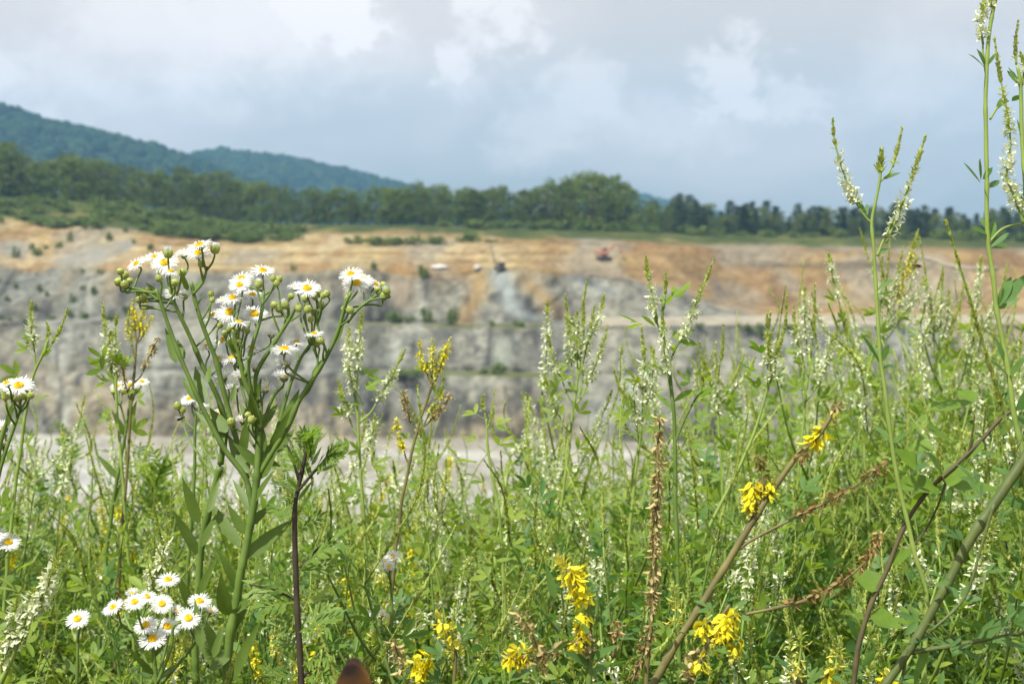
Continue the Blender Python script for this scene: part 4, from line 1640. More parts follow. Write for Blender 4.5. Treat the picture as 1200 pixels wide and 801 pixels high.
for h in ((160, 309, 27, .5, -.5), (193, 308, 35, .62, .0), (181, 301, 26, .45, -.1, 'open', .03), (234, 287, 33, .28, -.25), (233, 297, 36, .35, .05, 'open', -.01), (216, 299, 24, .3, -.2, 'cup', .03), (205, 344, 32, .3, .15, 'open', .03),
          (308, 317, 31, .35, .1), (283, 326, 31, .35, -.15, 'open', .02), (281, 334, 29, .55, -.1), (273, 349, 31, .4, -.15, 'open', .01), (269, 366, 36, .58, -.02), (298, 368, 35, .5, .12), (250, 369, 26, .35, -.45, 'open', .02), (280, 377, 28, .05, .05, 'droop', .0),
          (360, 338, 35, .5, .05), (346, 337, 22, .2, -.3, 'cup', .02), (411, 321, 31, .4, -.2, 'open', .01), (418, 332, 36, .5, .0), (427, 327, 27, .4, .3, 'open', .02), (440, 333, 24, .3, .5, 'open', .02),
          (262, 398, 28, .45, -.3, 'open', .02), (368, 391, 24, .2, .0), (333, 409, 38, .12, .0), (273, 419, 34, .05, -.1, 'droop', .02), (295, 408, 34, .05, .2, 'droop', .03), (335, 426, 30, .15, .05, 'cup'), (333, 442, 30, .15, .1, 'cup', -.01),
          (285, 441, 28, .3, .1, 'cup', .01), (262, 443, 26, .1, -.3, 'cup', .04), (303, 458, 22, .3, -.2, 'cup'), (311, 456, 26, .3, .35, 'cup', .01), (285, 493, 24, .15, -.1, 'cup'), (222, 467, 24, .4, -.3, 'open', .10), (259, 483, 24, .2, .1, 'open', .08), (242, 405, 24, .1, -.3, 'droop', .05), (300, 432, 26, .1, .2, 'cup', .02), (256, 420, 26, .3, -.3, 'open', .04), (318, 392, 24, .2, .2, 'cup', .04), (296, 345, 26, .3, .1, 'open', .03), (262, 350, 24, .3, -.3, 'open', .04), (276, 455, 26, .2, -.1, 'cup', .03), (348, 400, 22, .2, .2, 'droop', .04), (200, 318, 24, .2, .2, 'droop', .02)):
    f.head(*h)
for b in ((141, 318, 9), (147, 322, 9), (139, 330, 11), (146, 333, 10), (152, 329, 8), (164, 343, 11), (172, 341, 11), (163, 351, 9), (168, 349, 10), (186, 326, 9), (213, 319, 10), (205, 331, 10), (252, 292, 12, True), (237, 288, 8), (197, 297, 12, True), (202, 340, 9), (217, 347, 8), (236, 309, 9),
          (320, 326, 8), (327, 327, 9), (324, 332, 8), (303, 333, 10, True), (321, 357, 9), (327, 362, 9), (334, 357, 11, True), (341, 347, 8), (374, 344, 9), (379, 346, 8), (383, 344, 9), (369, 348, 8), (376, 357, 9), (361, 362, 10), (368, 366, 9), (350, 361, 9), (358, 349, 10), (364, 374, 8), (366, 398, 9), (376, 399, 9), (371, 403, 8),
          (449, 334, 9), (453, 341, 10, True), (450, 347, 10), (442, 339, 7), (404, 362, 9), (410, 363, 10), (407, 349, 7), (269, 385, 8), (277, 388, 9), (284, 384, 8), (258, 381, 8), (263, 390, 7), (290, 388, 7), (281, 399, 7), (247, 344, 8), (249, 351, 7), (271, 494, 11), (291, 486, 9), (208, 475, 10, False, .1), (249, 492, 8, False, .06), (295, 491, 10)):
    f.bud(*b)
for l in (((207, 425), (194, 385), 11), ((238, 472), (229, 430), 17), ((244, 448), (245, 424), 9), ((266, 506), (246, 478), 16), ((292, 553), (262, 505), 18), ((332, 502), (349, 455), 15), ((367, 443), (384, 411), 11), ((303, 505), (325, 470), 17), ((300, 500), (292, 460), 14),
          ((281, 640), (240, 581), 15), ((290, 652), (341, 607), 19), ((257, 768), (238, 722), 15), ((266, 720), (257, 676), 20), ((271, 742), (300, 690), 12), ((269, 798), (308, 724), 15), ((303, 545), (330, 507), 13), ((318, 525), (340, 480), 12), ((297, 600), (272, 560), 12), ((296, 590), (320, 548), 10), ((278, 690), (256, 640), 12),
          ((233, 612), (214, 558), 16), ((231, 648), (202, 597), 15), ((244, 600), (258, 560), 10), ((236, 640), (252, 602), 10), ((230, 720), (206, 670), 14), ((232, 700), (250, 655), 12), ((272, 470), (276, 448), 8), ((223, 345), (240, 318), 6), ((220, 340), (211, 316), 7), ((229, 362), (238, 340), 5), ((184, 343), (170, 330), 5), ((299, 470), (310, 440), 10), ((262, 520), (250, 488), 10),
          ((318, 410), (330, 388), 6), ((345, 438), (352, 415), 6), ((404, 362), (410, 338), 6), ((276, 415), (268, 396), 6), ((306, 372), (314, 350), 5), ((305, 560), (325, 520), 15), ((302, 545), (274, 518), 14), ((308, 530), (300, 484), 15), ((300, 505), (279, 470), 13), ((285, 530), (290, 485), 13), ((322, 530), (346, 500), 12), ((310, 540), (330, 545), 10), ((233, 470), (212, 440), 12), ((250, 500), (228, 480), 12), ((216, 420), (206, 395), 9), ((356, 465), (374, 432), 11), ((392, 402), (404, 378), 8), ((286, 625), (266, 590), 14), ((292, 615), (318, 590), 13), ((275, 715), (300, 700), 14), ((268, 765), (240, 790), 16), ((262, 790), (230, 745), 15)):
    f.leaf(*l)
f.done()

# ---------- other daisy fleabanes
f = Traced('daisy_fleabane', 'short daisy fleabane with loose white heads low beside the tall one', 'wildflower', (182, 800), .78, 402)
f.stem([(182, 800), (180, 775), (178, 752)], .0018, .0012, rooted=True, end=True)
f.stem([(182, 800), (165, 760), (150, 730), (146, 718)], .0012, .0009, end=True, d=.78, d2=.80)
f.stem([(184, 800), (200, 760), (203, 735), (212, 728)], .0012, .0009, end=True)
f.stem([(184, 800), (196, 750), (200, 715), (198, 695)], .0010, .0008, d=.80, d2=.83, end=True)
f.stem([(190, 800), (230, 750), (238, 720)], .0011, .0008, d=.79, end=True)
for h in ((133, 711, 28, .45, -.4), (158, 705, 29, .5, -.1), (172, 699, 26, .3, .2, 'open', .02), (190, 707, 27, .75, .1), (197, 679, 30, .3, .0, 'open', .04), (221, 724, 32, .6, .1), (234, 704, 30, .35, .2, 'open', .02), (171, 732, 31, .45, -.1), (196, 734, 33, .4, .2), (179, 748, 36, .5, -.05), (206, 716, 22, .2, .2, 'cup', .03), (155, 695, 18, .3, 0, 'cup', .05), (128, 716, 20, .2, -.4, 'cup', .03), (247, 716, 20, .2, .5, 'cup', .03)):
    f.head(*h)
for l in (((180, 790), (150, 760), 9), ((186, 795), (215, 770), 9), ((180, 770), (196, 750), 6), ((236, 760), (228, 700), 12), ((250, 770), (262, 730), 10)):
    f.leaf(*l)
f.done()
f = Traced('daisy_fleabane', 'lone white daisy head on a thin stalk low at left', 'wildflower', (90, 800), .80, 403)
f.stem([(90, 800), (91, 765), (91, 735)], .0012, .0009, rooted=True, end=True)
f.head(91, 725, 31, .55, -.05)
f.bud(91, 748, 10, True)
f.leaf((90, 790), (70, 765), 8)
f.done()
f = Traced('daisy_fleabane', 'daisy fleabane at the left edge with one open head over a bud cluster', 'wildflower', (-4, 800), .84, 404)
f.stem([(-4, 800), (-8, 700), (-6, 600), (0, 520), (14, 478)], .0024, .0012, rooted=True, end=True)
f.stem([(-8, 640), (-2, 560), (20, 490), (24, 470)], .0014, .0009, end=True)
f.stem([(-8, 680), (-6, 640)], .0012, .0009, end=True)
for h in ((22, 452, 38, .45, .05), (8, 449, 26, .3, -.3), (34, 457, 20, .3, .5, 'cup', .02), (4, 519, 38, .3, .1, 'cup'), (4, 502, 30, .2, -.2, 'cup', .01), (10, 635, 30, .5, .2), (-4, 628, 30, .4, -.2)):
    f.head(*h)
for b in ((12, 463, 9), (28, 464, 9), (20, 467, 8), (36, 463, 9), (6, 465, 9)):
    f.bud(*b)
for l in (((8, 500), (16, 470), 8), ((-4, 620), (20, 590), 10), ((-6, 700), (20, 660), 12)):
    f.leaf(*l)
f.done()
f = Traced('daisy_fleabane', 'daisy fleabane standing farther back with three flat heads in a row', 'wildflower', (120, 700), 1.25, 405)
f.stem([(120, 700), (128, 620), (140, 550), (150, 490), (152, 468)], .0024, .0012, rooted=True, end=True)
f.stem([(148, 500), (140, 470)], .0010, .0009, end=True)
for h in ((138, 452, 20, .5, -.1), (153, 451, 23, .4, .0), (166, 447, 20, .3, .2, 'open', .02)):
    f.head(*h)
for b in ((145, 458, 8), (160, 457, 8), (133, 459, 7)):
    f.bud(*b)
for l in (((146, 510), (132, 480), 9), ((150, 500), (160, 470), 8), ((138, 560), (112, 530), 9), ((132, 590), (150, 555), 9)):
    f.leaf(*l)
f.done()
f = Traced('daisy_fleabane', 'small daisy fleabane half hidden behind the tall one beside the flying insect', 'wildflower', (222, 640), 1.05, 406)
f.stem([(222, 640), (226, 580), (228, 530), (229, 500), (230, 478)], .0017, .0010, rooted=True, end=True)
for h in ((222, 468, 22, .4, -.3), (236, 476, 16, .2, .4, 'cup')):
    f.head(*h)
for b in ((210, 477, 8), (214, 480, 8)):
    f.bud(*b)
f.done()
f = Traced('daisy_fleabane', 'blurred white flower cluster low between the mugwort and the meadow clovers', 'wildflower', (458, 760), 1.0, 407)
f.stem([(458, 760), (459, 710), (457, 672)], .0016, .0010, rooted=True, end=True)
f.stem([(456, 760), (446, 735)], .0011, .0009, end=True)
for h in ((452, 658, 20, .5, -.3, 'cup'), (460, 652, 20, .4, .3, 'cup'), (456, 664, 18, .6, 0, 'cup'), (438, 715, 22, .2, -.2, 'droop'), (448, 720, 14, .3, .3, 'cup')):
    f.head(*h)
f.done()

# ---------- mugwort with the dark stem
f = Traced('mugwort', 'mugwort with dark purple stem and feathery leaves right of the tall fleabane', 'wild plant', (352, 800), .84, 410, stemm='dark_stem', leafm='mugwort_leaf')
f.stem([(353, 800), (350, 740), (347, 670), (346, 610), (349, 572), (356, 540), (362, 520)], .0024, .0012, rooted=True)
g = f.g


def pin(x, y, tx, ty, d=.84):
    A, B = P(x, y, d), P(tx, ty, d + g.uniform(-.03, .02))
    pinnate(f.fo, A, B - A, np.array([g.uniform(-.3, .3), -.6, .8]), np.linalg.norm(B - A), g)


for q in ((362, 522, 352, 500), (362, 522, 358, 498), (362, 520, 366, 496), (362, 520, 371, 499), (363, 522, 376, 502), (361, 528, 348, 508), (360, 530, 378, 508), (372, 548, 402, 522), (366, 552, 392, 525), (375, 545, 396, 518), (380, 540, 404, 528), (357, 548, 340, 515), (352, 560, 334, 522), (349, 575, 322, 565), (349, 572, 328, 555), (348, 580, 326, 590),
          (347, 600, 372, 575), (347, 610, 318, 590), (348, 625, 380, 600), (352, 665, 402, 620), (350, 665, 380, 640), (349, 670, 395, 655), (345, 700, 290, 680), (345, 700, 300, 660), (346, 705, 295, 710), (347, 720, 310, 735), (349, 735, 400, 700), (349, 740, 392, 725), (350, 760, 320, 740), (352, 780, 400, 755), (354, 795, 395, 785), (352, 790, 310, 790)):
    pin(*q)
for (x, y, x2, y2, w) in ((362, 540, 350, 498, 5), (362, 538, 356, 494, 6), (363, 536, 362, 492, 6), (363, 536, 369, 494, 6), (364, 540, 377, 499, 5), (361, 548, 343, 512, 5), (365, 545, 384, 510, 5), (359, 556, 340, 530, 5), (380, 545, 392, 514, 5), (384, 540, 400, 514, 5), (388, 535, 408, 518, 5), (390, 533, 410, 528, 5), (372, 556, 386, 522, 5), (376, 552, 404, 538, 5),
                          (346, 545, 332, 516, 5), (344, 540, 340, 512, 4), (340, 530, 328, 520, 4), (366, 562, 352, 530, 5), (352, 575, 332, 556, 5), (350, 585, 368, 560, 5)):
    f.fo.leaf('lance', P(x, y, .84), P(x2, y2, .84 + g.uniform(-.03, .03)) - P(x, y, .84), np.array([g.uniform(-.6, .6), -.8, .5]), np.linalg.norm(P(x2, y2, .84) - P(x, y, .84)), w * .84 / FPX, .05, .2)
f.stem([(349, 575), (366, 555), (382, 538), (398, 524)], .0011, .0007)
f.stem([(350, 562), (342, 535), (336, 520)], .0010, .0006)
f.stem([(352, 665), (375, 640), (400, 622)], .0009, .0005)
f.stem([(345, 702), (320, 690), (292, 684)], .0009, .0005)
f.stem([(354, 792), (372, 780), (398, 770)], .0011, .0006)
f.done()

# ---------- tall white sweet clovers on the right
WC = 'white_sweet_clover'
f = Traced(WC, 'thin tall white sweet clover with three spikes against the sky', 'wildflower', (1083, 800), .80, 420, stemm='pale_stem', leafm='clover_leaf_dark')
f.stem([(1083, 800), (1085, 700), (1070, 640), (1052, 560), (1043, 500), (1033, 430), (1028, 350), (1024, 290), (1022, 262), (1027, 235), (1031, 212), (1032, 198)], 0.0016, .0008, rooted=True)
f.stem([(1022, 262), (1014, 254), (1007, 244)], .0008, .0006)
f.stem([(1028, 300), (1036, 280), (1045, 262)], .0009, .0007)
f.stem([(1031, 213), (1040, 205), (1047, 192)], .0007, .0005)
f.raceme([(1007, 244), (996, 222), (986, 195), (978, 165), (976, 142)], 'white')
f.raceme([(1038, 285), (1053, 250), (1064, 222), (1075, 190), (1085, 157)], 'white')
f.raceme([(1046, 196), (1052, 172), (1057, 151)], 'green')
f.raceme([(1031, 204), (1032, 190), (1033, 177)], 'green', flen=.0062, dens=1500)
for q in (((1014, 250), (1004, 234), 6), ((1016, 252), (1016, 239), 5), ((1038, 210), (1056, 199), 6), ((1038, 210), (1046, 197), 6), ((1028, 340), (1048, 325), 6), ((1028, 300), (1042, 288), 7), ((1028, 345), (1046, 344), 6), ((1031, 425), (1012, 390), 5), ((1033, 422), (1044, 404), 11), ((1033, 428), (1024, 404), 6), ((1034, 432), (1052, 424), 6), ((1044, 520), (1066, 505), 6), ((1043, 515), (1024, 500), 8), ((1030, 203), (1024, 192), 4), ((1033, 203), (1040, 192), 4)):
    f.leaf(*q, own=False, tpl='leaflet')
f.done()

f = Traced(WC, 'tallest white sweet clover rising past the top edge of the sky', 'wildflower', (1215, 700), .82, 421, stemm='pale_stem', leafm='clover_leaf_dark')
f.stem([(1215, 700), (1205, 570), (1190, 490), (1179, 420), (1166, 345), (1158, 275), (1156, 210), (1156, 150), (1156, 80), (1161, 30), (1170, -12), (1178, -60)], 0.0019, .0010, rooted=True)
f.stem([(1160, 140), (1170, 125), (1182, 118)], .0008, .0006)
f.stem([(1155, 85), (1152, 62), (1152, 50)], .0007, .0006)
f.stem([(1158, 285), (1175, 268), (1196, 262)], .0009, .0006)
f.raceme([(1152, 52), (1149, 30), (1152, 5), (1150, -15)], 'white')
f.raceme([(1200, 262), (1190, 235), (1180, 205), (1184, 170), (1180, 130), (1172, 90), (1165, 42)], 'white', d=.80)
f.raceme([(1163, 10), (1158, -15)], 'white')
for q in (((1155, 82), (1140, 60), 6), ((1155, 80), (1148, 57), 8), ((1156, 78), (1168, 62), 6), ((1168, 128), (1178, 113), 8), ((1149, 214), (1129, 190), 7), ((1149, 210), (1145, 187), 10), ((1152, 210), (1163, 196), 7), ((1158, 220), (1170, 213), 8), ((1158, 275), (1140, 265), 9), ((1160, 280), (1166, 255), 10), ((1160, 290), (1182, 272), 9), ((1162, 290), (1183, 284), 10), ((1158, 270), (1150, 255), 8),
          ((1170, 360), (1186, 322), 12), ((1174, 358), (1200, 325), 16), ((1170, 358), (1178, 338), 8), ((1170, 362), (1196, 350), 8), ((1182, 440), (1160, 420), 7), ((1182, 440), (1205, 420), 16), ((1186, 460), (1166, 470), 9), ((1190, 480), (1210, 455), 18), ((1190, 490), (1172, 510), 9), ((1192, 500), (1206, 480), 10), ((1180, 430), (1168, 395), 6)):
    f.leaf(*q, own=False, tpl='leaflet')
f.done()

f = Traced(WC, 'tall white sweet clover cut by the right edge of the picture', 'wildflower', (1216, 700), .84, 422, stemm='pale_stem', leafm='clover_leaf_dark')
f.stem([(1216, 700), (1214, 500), (1208, 320), (1202, 220), (1197, 150), (1195, 100), (1191, 78)], .0022, .0010, rooted=True)
f.raceme([(1191, 76), (1190, 52), (1193, 27)], 'green')
f.raceme([(1198, 100), (1200, 78), (1196, 62)], 'white')
f.raceme([(1196, 250), (1206, 215), (1210, 180)], 'white')
for q in (((1195, 100), (1181, 82), 6), ((1196, 104), (1184, 76), 7), ((1197, 112), (1186, 118), 8), ((1199, 165), (1190, 140), 5), ((1200, 240), (1188, 225), 8), ((1203, 270), (1195, 245), 10)):
    f.leaf(*q, own=False, tpl='leaflet')
f.done()

# ---------- the thick stalks in the lower right
f = Traced('wild_plant', 'thick pale green stalk slanting up to the right edge', 'wild plant', (1040, 800), .70, 430, stemm='thick_stem', leafm='clover_leaf_dark')
f.stem([(1038, 800), (1075, 745), (1107, 690), (1130, 645), (1165, 590), (1200, 535), (1240, 470)], .0022, .0031, rooted=True, sides=10)
f.stem([(1062, 765), (1110, 757), (1160, 748), (1215, 738)], .0014, .0011)
f.stem([(1062, 766), (1058, 790), (1045, 830)], .0010, .0008)
f.stem([(1085, 702), (1100, 730), (1130, 760)], .0009, .0007)
f.stem([(1165, 590), (1150, 640), (1130, 700), (1090, 740)], .0009, .0007, d=.68)
f.stem([(1160, 595), (1178, 560), (1196, 515)], .0008, .0006, d=.71)
for q in (((1085, 762), (1135, 744), 9), ((1120, 757), (1160, 775), 9), ((1105, 758), (1080, 735), 7), ((1150, 750), (1190, 715), 11), ((1165, 747), (1200, 760), 10), ((1085, 760), (1070, 800), 12), ((1140, 752), (1170, 720), 9), ((1190, 560), (1160, 545), 9), ((1195, 545), (1180, 520), 10)):
    f.leaf(*q)
f.auto_trif(26, 26, which=[1, 4, 5])
f.done()

f = Traced('wild_bean', 'brown twining stem with broad bright green bean leaves behind the thick stalk', 'wild plant', (1000, 800), .86, 431, stemm='brown_stem', leafm='bean_leaf')
f.stem([(1000, 800), (1006, 755), (1022, 705), (1040, 665), (1062, 612), (1090, 572), (1120, 545), (1150, 515), (1172, 490), (1190, 479), (1204, 468)], 0.0019, .0010, rooted=True)
f.stem([(1135, 530), (1140, 505), (1142, 485)], .0007, .0005)
f.stem([(1100, 565), (1104, 560), (1108, 566)], .0008, .0006)
f.stem([(1108, 566), (1100, 590), (1085, 620), (1070, 640)], .0008, .0005)
BW = 1.55
for b, t, w in (((1106, 562), (1092, 532), 22), ((1106, 562), (1132, 552), 24), ((1108, 566), (1168, 568), 17), ((1100, 570), (1052, 566), 20), ((1090, 575), (1070, 590), 18), ((1075, 545), (1050, 530), 16), ((1090, 480), (1135, 474), 15), ((1140, 470), (1125, 455), 16), ((1085, 500), (1110, 515), 14), ((1070, 520), (1092, 525), 14), ((1035, 690), (1000, 670), 18), ((1045, 660), (1070, 645), 15), ((1020, 720), (1050, 735), 20), ((1185, 478), (1196, 500), 14), ((1150, 515), (1135, 535), 12)):
    f.leaf(b, (b[0] + (t[0] - b[0]) * 1.2, b[1] + (t[1] - b[1]) * 1.2), w * BW, tpl='ovate', facing=(f.g.uniform(-.4, .4), -.55, .9))
f.done()

YC = 'yellow_sweet_clover'
f = Traced(YC, 'slanting brownish yellow sweet clover with rusty side branches at lower right', 'wildflower', (765, 800), .74, 432, stemm='tan_stem', leafm='clover_leaf')
f.stem([(765, 800), (800, 742), (845, 672), (884, 605), (910, 565), (932, 538), (960, 510), (985, 470)], .0026, .0012, rooted=True)
f.stem([(800, 738), (850, 724), (905, 713), (950, 702)], .0011, .0008)
f.stem([(862, 645), (885, 630), (930, 607)], .0010, .0008)
f.stem([(884, 603), (893, 575), (893, 540)], .0010, .0007)
f.raceme([(905, 712), (945, 702), (985, 682), (1012, 660), (1024, 640), (1032, 620)], 'rusty', d=.74, dens=560)
f.raceme([(925, 609), (965, 590), (1000, 570), (1040, 542)], 'rusty', d=.75, dens=480)
f.raceme([(893, 578), (896, 555), (888, 532)], 'rusty', dens=600)
f.raceme([(884, 560), (880, 578), (879, 600)], 'yellow', flen=.0062, dens=1500)
f.raceme([(900, 555), (902, 565), (898, 580)], 'yellow', flen=.0055, dens=800)
f.raceme([(948, 524), (958, 512), (966, 502), (975, 490)], 'yellow', flen=.006, dens=800)
f.raceme([(935, 538), (948, 524)], 'rusty', dens=700)
f.raceme([(976, 490), (980, 478), (983, 468)], 'straw', dens=500)
f.auto_trif(60, 26, which=[0])
f.done()

f = Traced(YC, 'drooping bright yellow sweet clover spikes in the lower middle', 'wildflower', (690, 800), .72, 433, stemm='green_stem', leafm='clover_leaf_dark')
f.stem([(690, 800), (692, 770), (695, 735), (690, 712), (684, 700)], .0018, .0012, rooted=True)
f.stem([(694, 735), (700, 712), (698, 700)], .0014, .0012)
f.raceme([(686, 708), (678, 690), (668, 672), (655, 655)], 'yellow', flen=.0062, dens=1500)
f.raceme([(686, 714), (682, 735), (676, 762)], 'yellow', flen=.0062, dens=1500)
f.raceme([(682, 730), (688, 755), (685, 780)], 'straw', flen=.005, dens=700)
f.raceme([(690, 745), (600 + 20, 772), (600, 764)], 'straw', flen=.005, dens=480)
f.raceme([(622, 766), (606, 764), (594, 772)], 'yellow', flen=.0062, dens=1500)
f.raceme([(610, 765), (600, 772), (598, 782)], 'yellow', flen=.0062, dens=1500)
f.raceme([(640, 790), (625, 745), (604, 712)], 'straw', flen=.0048, dens=520)
f.auto_trif(30, 28)
for q in (((692, 770), (728, 756), 12), ((692, 780), (660, 760), 12), ((690, 790), (720, 775), 10), ((600, 795), (628, 775), 10), ((650, 700), (640, 660), 12)):
    f.leaf(*q)
f.done()

f = Traced(YC, 'yellow sweet clover with crowded hanging spikes below the slanting stem', 'wildflower', (800, 800), .73, 434, stemm='tan_stem', leafm='clover_leaf_dark')
f.stem([(810, 800), (822, 770), (838, 735), (855, 708)], .0016, .0010, rooted=True)
f.raceme([(865, 710), (850, 725), (840, 745)], 'yellow', flen=.0062, dens=1500)
f.raceme([(860, 722), (852, 738), (838, 752)], 'yellow', flen=.0062, dens=1500)
f.raceme([(835, 720), (825, 730), (822, 745)], 'yellow', flen=.0060, dens=800)
f.raceme([(832, 755), (825, 770), (815, 790)], 'yellow', flen=.0056, dens=700)
f.raceme([(868, 745), (862, 755), (858, 768)], 'yellow', flen=.0060, dens=800)
f.raceme([(820, 760), (808, 780), (806, 800)], 'straw', flen=.005, dens=600)
f.auto_trif(24, 26)
f.done()

f = Traced(YC, 'small yellow sweet clover with pale green tip left of the drooping spikes', 'wildflower', (525, 800), .78, 435, stemm='tan_stem', leafm='clover_leaf_dark')
f.stem([(532, 800), (534, 770), (533, 750)], .0013, .0009, rooted=True)
f.raceme([(534, 760), (532, 735), (532, 706)], 'green', dens=700)
f.raceme([(533, 750), (524, 738), (514, 722)], 'yellow', flen=.0058, dens=800)
f.raceme([(538, 770), (533, 752), (530, 738)], 'pale_yellow', flen=.0056, dens=800)
f.raceme([(510, 772), (496, 772), (480, 776)], 'yellow', flen=.0062, dens=1500)
f.raceme([(500, 770), (492, 782), (490, 795)], 'yellow', flen=.0062, dens=1500)
f.raceme([(470, 790), (466, 765), (460, 748)], 'straw', dens=600)
f.auto_trif(18, 24)
f.done()

f = Traced(YC, 'yellow sweet clover with two faded upright spikes in the lower right', 'wildflower', (930, 800), .74, 436, stemm='tan_stem', leafm='clover_leaf_dark')
f.stem([(932, 800), (934, 790)], .0013, .0009, rooted=True)
f.stem([(934, 800), (975, 790)], .0009, .0009)
f.raceme([(932, 795), (938, 765), (938, 735)], 'pale_yellow', flen=.0050, dens=620)
f.raceme([(975, 798), (980, 775), (984, 748)], 'pale_yellow', flen=.0054, dens=700)
f.raceme([(970, 796), (976, 788), (980, 780)], 'yellow', flen=.006, dens=800)
f.raceme([(1036, 800), (1040, 790)], 'yellow', flen=.0062, dens=1500)
f.auto_trif(14, 26)
f.done()

f = Traced('dry_flower_spike', 'withered brown flower spike standing upright in the middle right', 'wild plant', (757, 800), .80, 437, stemm='tan_stem', leafm='straw_floret')
f.stem([(757, 800), (760, 760), (764, 720), (767, 660), (768, 600), (771, 540), (773, 505)], .0018, .0010, rooted=True)
f.raceme([(765, 720), (768, 640), (769, 590), (772, 540), (773, 488)], 'straw', dens=900, flen=.0046)
f.raceme([(760, 770), (763, 740), (766, 690)], 'straw', dens=560)
f.raceme([(740, 800), (752, 770), (758, 740)], 'rusty', dens=420)
f.raceme([(790, 740), (792, 705), (788, 680)], 'pale_yellow', dens=520, flen=.005)
f.raceme([(718, 770), (722, 745), (724, 725)], 'rusty', dens=520)
f.done()

# ---------- clovers of the middle distance that stand clear of the mass
f = Traced(WC, 'upright white sweet clover with two long spikes in front of the orange bank', 'wildflower', (790, 700), .98, 440, stemm='green_stem', leafm='clover_leaf')
f.stem([(795, 700), (792, 600), (790, 500), (784, 440), (777, 400), (776, 370), (779, 352)], .0020, .0010, rooted=True)
f.stem([(783, 432), (790, 412), (800, 392)], .0009, .0007)
f.stem([(776, 395), (768, 372)], .0008, .0007)
f.raceme([(769, 372), (764, 345), (759, 320), (757, 299)], 'white', flen=.0048)
f.raceme([(796, 402), (808, 375), (822, 340), (836, 305)], 'white', flen=.0048)
f.raceme([(779, 352), (780, 335), (780, 320)], 'green', dens=800, flen=.0055)
f.raceme([(784, 440), (780, 410), (777, 375)], 'white_full', flen=.0046, d=.97)
for q in (((768, 382), (753, 369), 6), ((769, 380), (768, 366), 6), ((788, 415), (812, 402), 6), ((790, 412), (788, 404), 6), ((780, 356), (788, 346), 5), ((778, 356), (773, 346), 5), ((790, 470), (812, 455), 8), ((789, 480), (768, 462), 8), ((818, 462), (838, 455), 8)):
    f.leaf(*q, own=False, tpl='leaflet')
f.stem([(790, 520), (805, 485), (822, 455), (824, 442)], .0010, .0007)
f.raceme([(822, 460), (823, 445), (823, 425)], 'green')
f.auto_trif(26, 24, which=[0, 3])
f.done()


def small_clover(label, tips, stem, d, seed, style='white', n_leaf=24, leaf=26, stemm='pale_stem', name=WC, leafm='pale_leaf', fl=.0056):
    f = Traced(name, label, 'wildflower', stem[0], d, seed, stemm=stemm, leafm=leafm)
    f.stem(stem, .0019, .0010, rooted=True)
    top = stem[-1]
    for t in tips:
        sty = t[2] if len(t) > 2 else style
        ln = t[3] if len(t) > 3 else f.g.uniform(55, 85)
        # where the side stalk leaves the stem
        by = min(t[1] + ln * 1.35, stem[0][1])
        bx = float(np.interp(-by, [-p[1] for p in stem], [p[0] for p in stem]))
        if by < top[1]:
            bx, by = top
        bx2 = t[0] + (bx - t[0]) * .62
        by2 = t[1] + (by - t[1]) * .74
        f.stem([(bx, by), ((bx + bx2) / 2 + (bx2 - bx) * .15, (by + by2) / 2), (bx2, by2)], .0010, .0007, sides=5, n=4)
        f.raceme([(bx2, by2), (bx2 + (t[0] - bx2) * .6 + f.g.uniform(-3, 3), by2 + (t[1] - by2) * .5), (t[0], t[1])], sty, flen=fl)
    f.auto_trif(n_leaf, leaf * .86 / d)
    return f.done()


small_clover('white sweet clover at far left leaning right with two pale spikes', [(37, 352, 'white', 60), (79, 362, 'green', 40), (55, 378, 'green', 22)], [(10, 640), (22, 540), (36, 450), (52, 410), (57, 397)], 1.15, 450)
small_clover('white sweet clover with twin spikes left of the fleabane heads', [(120, 355), (137, 368), (130, 390, 'white_full', 50)], [(150, 640), (142, 540), (137, 470), (136, 430)], 1.2, 451)
small_clover('yellow sweet clover just below the topmost fleabane heads', [(156, 352, 'yellow', 30), (170, 356, 'yellow', 30), (150, 366, 'pale_yellow', 40), (186, 395, 'straw', 40), (142, 420, 'straw', 40), (178, 372, 'yellow', 22)], [(140, 660), (148, 560), (155, 470), (160, 400)], 1.2, 452, 'pale_yellow', 40, 20, 'tan_stem', YC, fl=.0040)
small_clover('white sweet clover right of the fleabane with four thick spikes', [(409, 385, 'white_full'), (424, 365, 'white'), (475, 408, 'white', 65), (396, 445, 'white', 50), (440, 485, 'white_full', 50)], [(430, 660), (424, 570), (420, 500), (416, 440)], 1.15, 453)
small_clover('yellow sweet clover with brown stalk in front of the pale pit floor', [(492, 400, 'yellow', 26), (528, 396, 'yellow', 26), (506, 395, 'pale_yellow', 40), (517, 410, 'pale_yellow', 40), (464, 490, 'yellow', 40), (530, 462, 'straw', 30), (471, 455, 'straw', 40), (520, 440, 'pale_yellow', 50)], [(462, 660), (474, 570), (490, 500), (506, 450)], 1.1, 454, 'yellow', 60, 20, 'tan_stem', YC, fl=.0040)
small_clover('white sweet clover with crowded spikes in front of the dark grey rock', [(662, 345, 'white'), (688, 328, 'green', 50), (708, 345, 'white', 50), (642, 392, 'white', 60), (676, 365, 'white_full', 60), (712, 382, 'white', 70), (696, 360, 'white', 60), (638, 440, 'white', 50)], [(650, 640), (662, 560), (672, 480), (682, 410)], 1.25, 455, n_leaf=20)
small_clover('white sweet clover with slim spikes left of the withered brown spike', [(752, 385, 'white'), (766, 410, 'white_full'), (742, 440, 'white_full', 60), (720, 435, 'green', 40)], [(735, 660), (742, 580), (752, 500), (757, 450)], 1.2, 456, n_leaf=22)
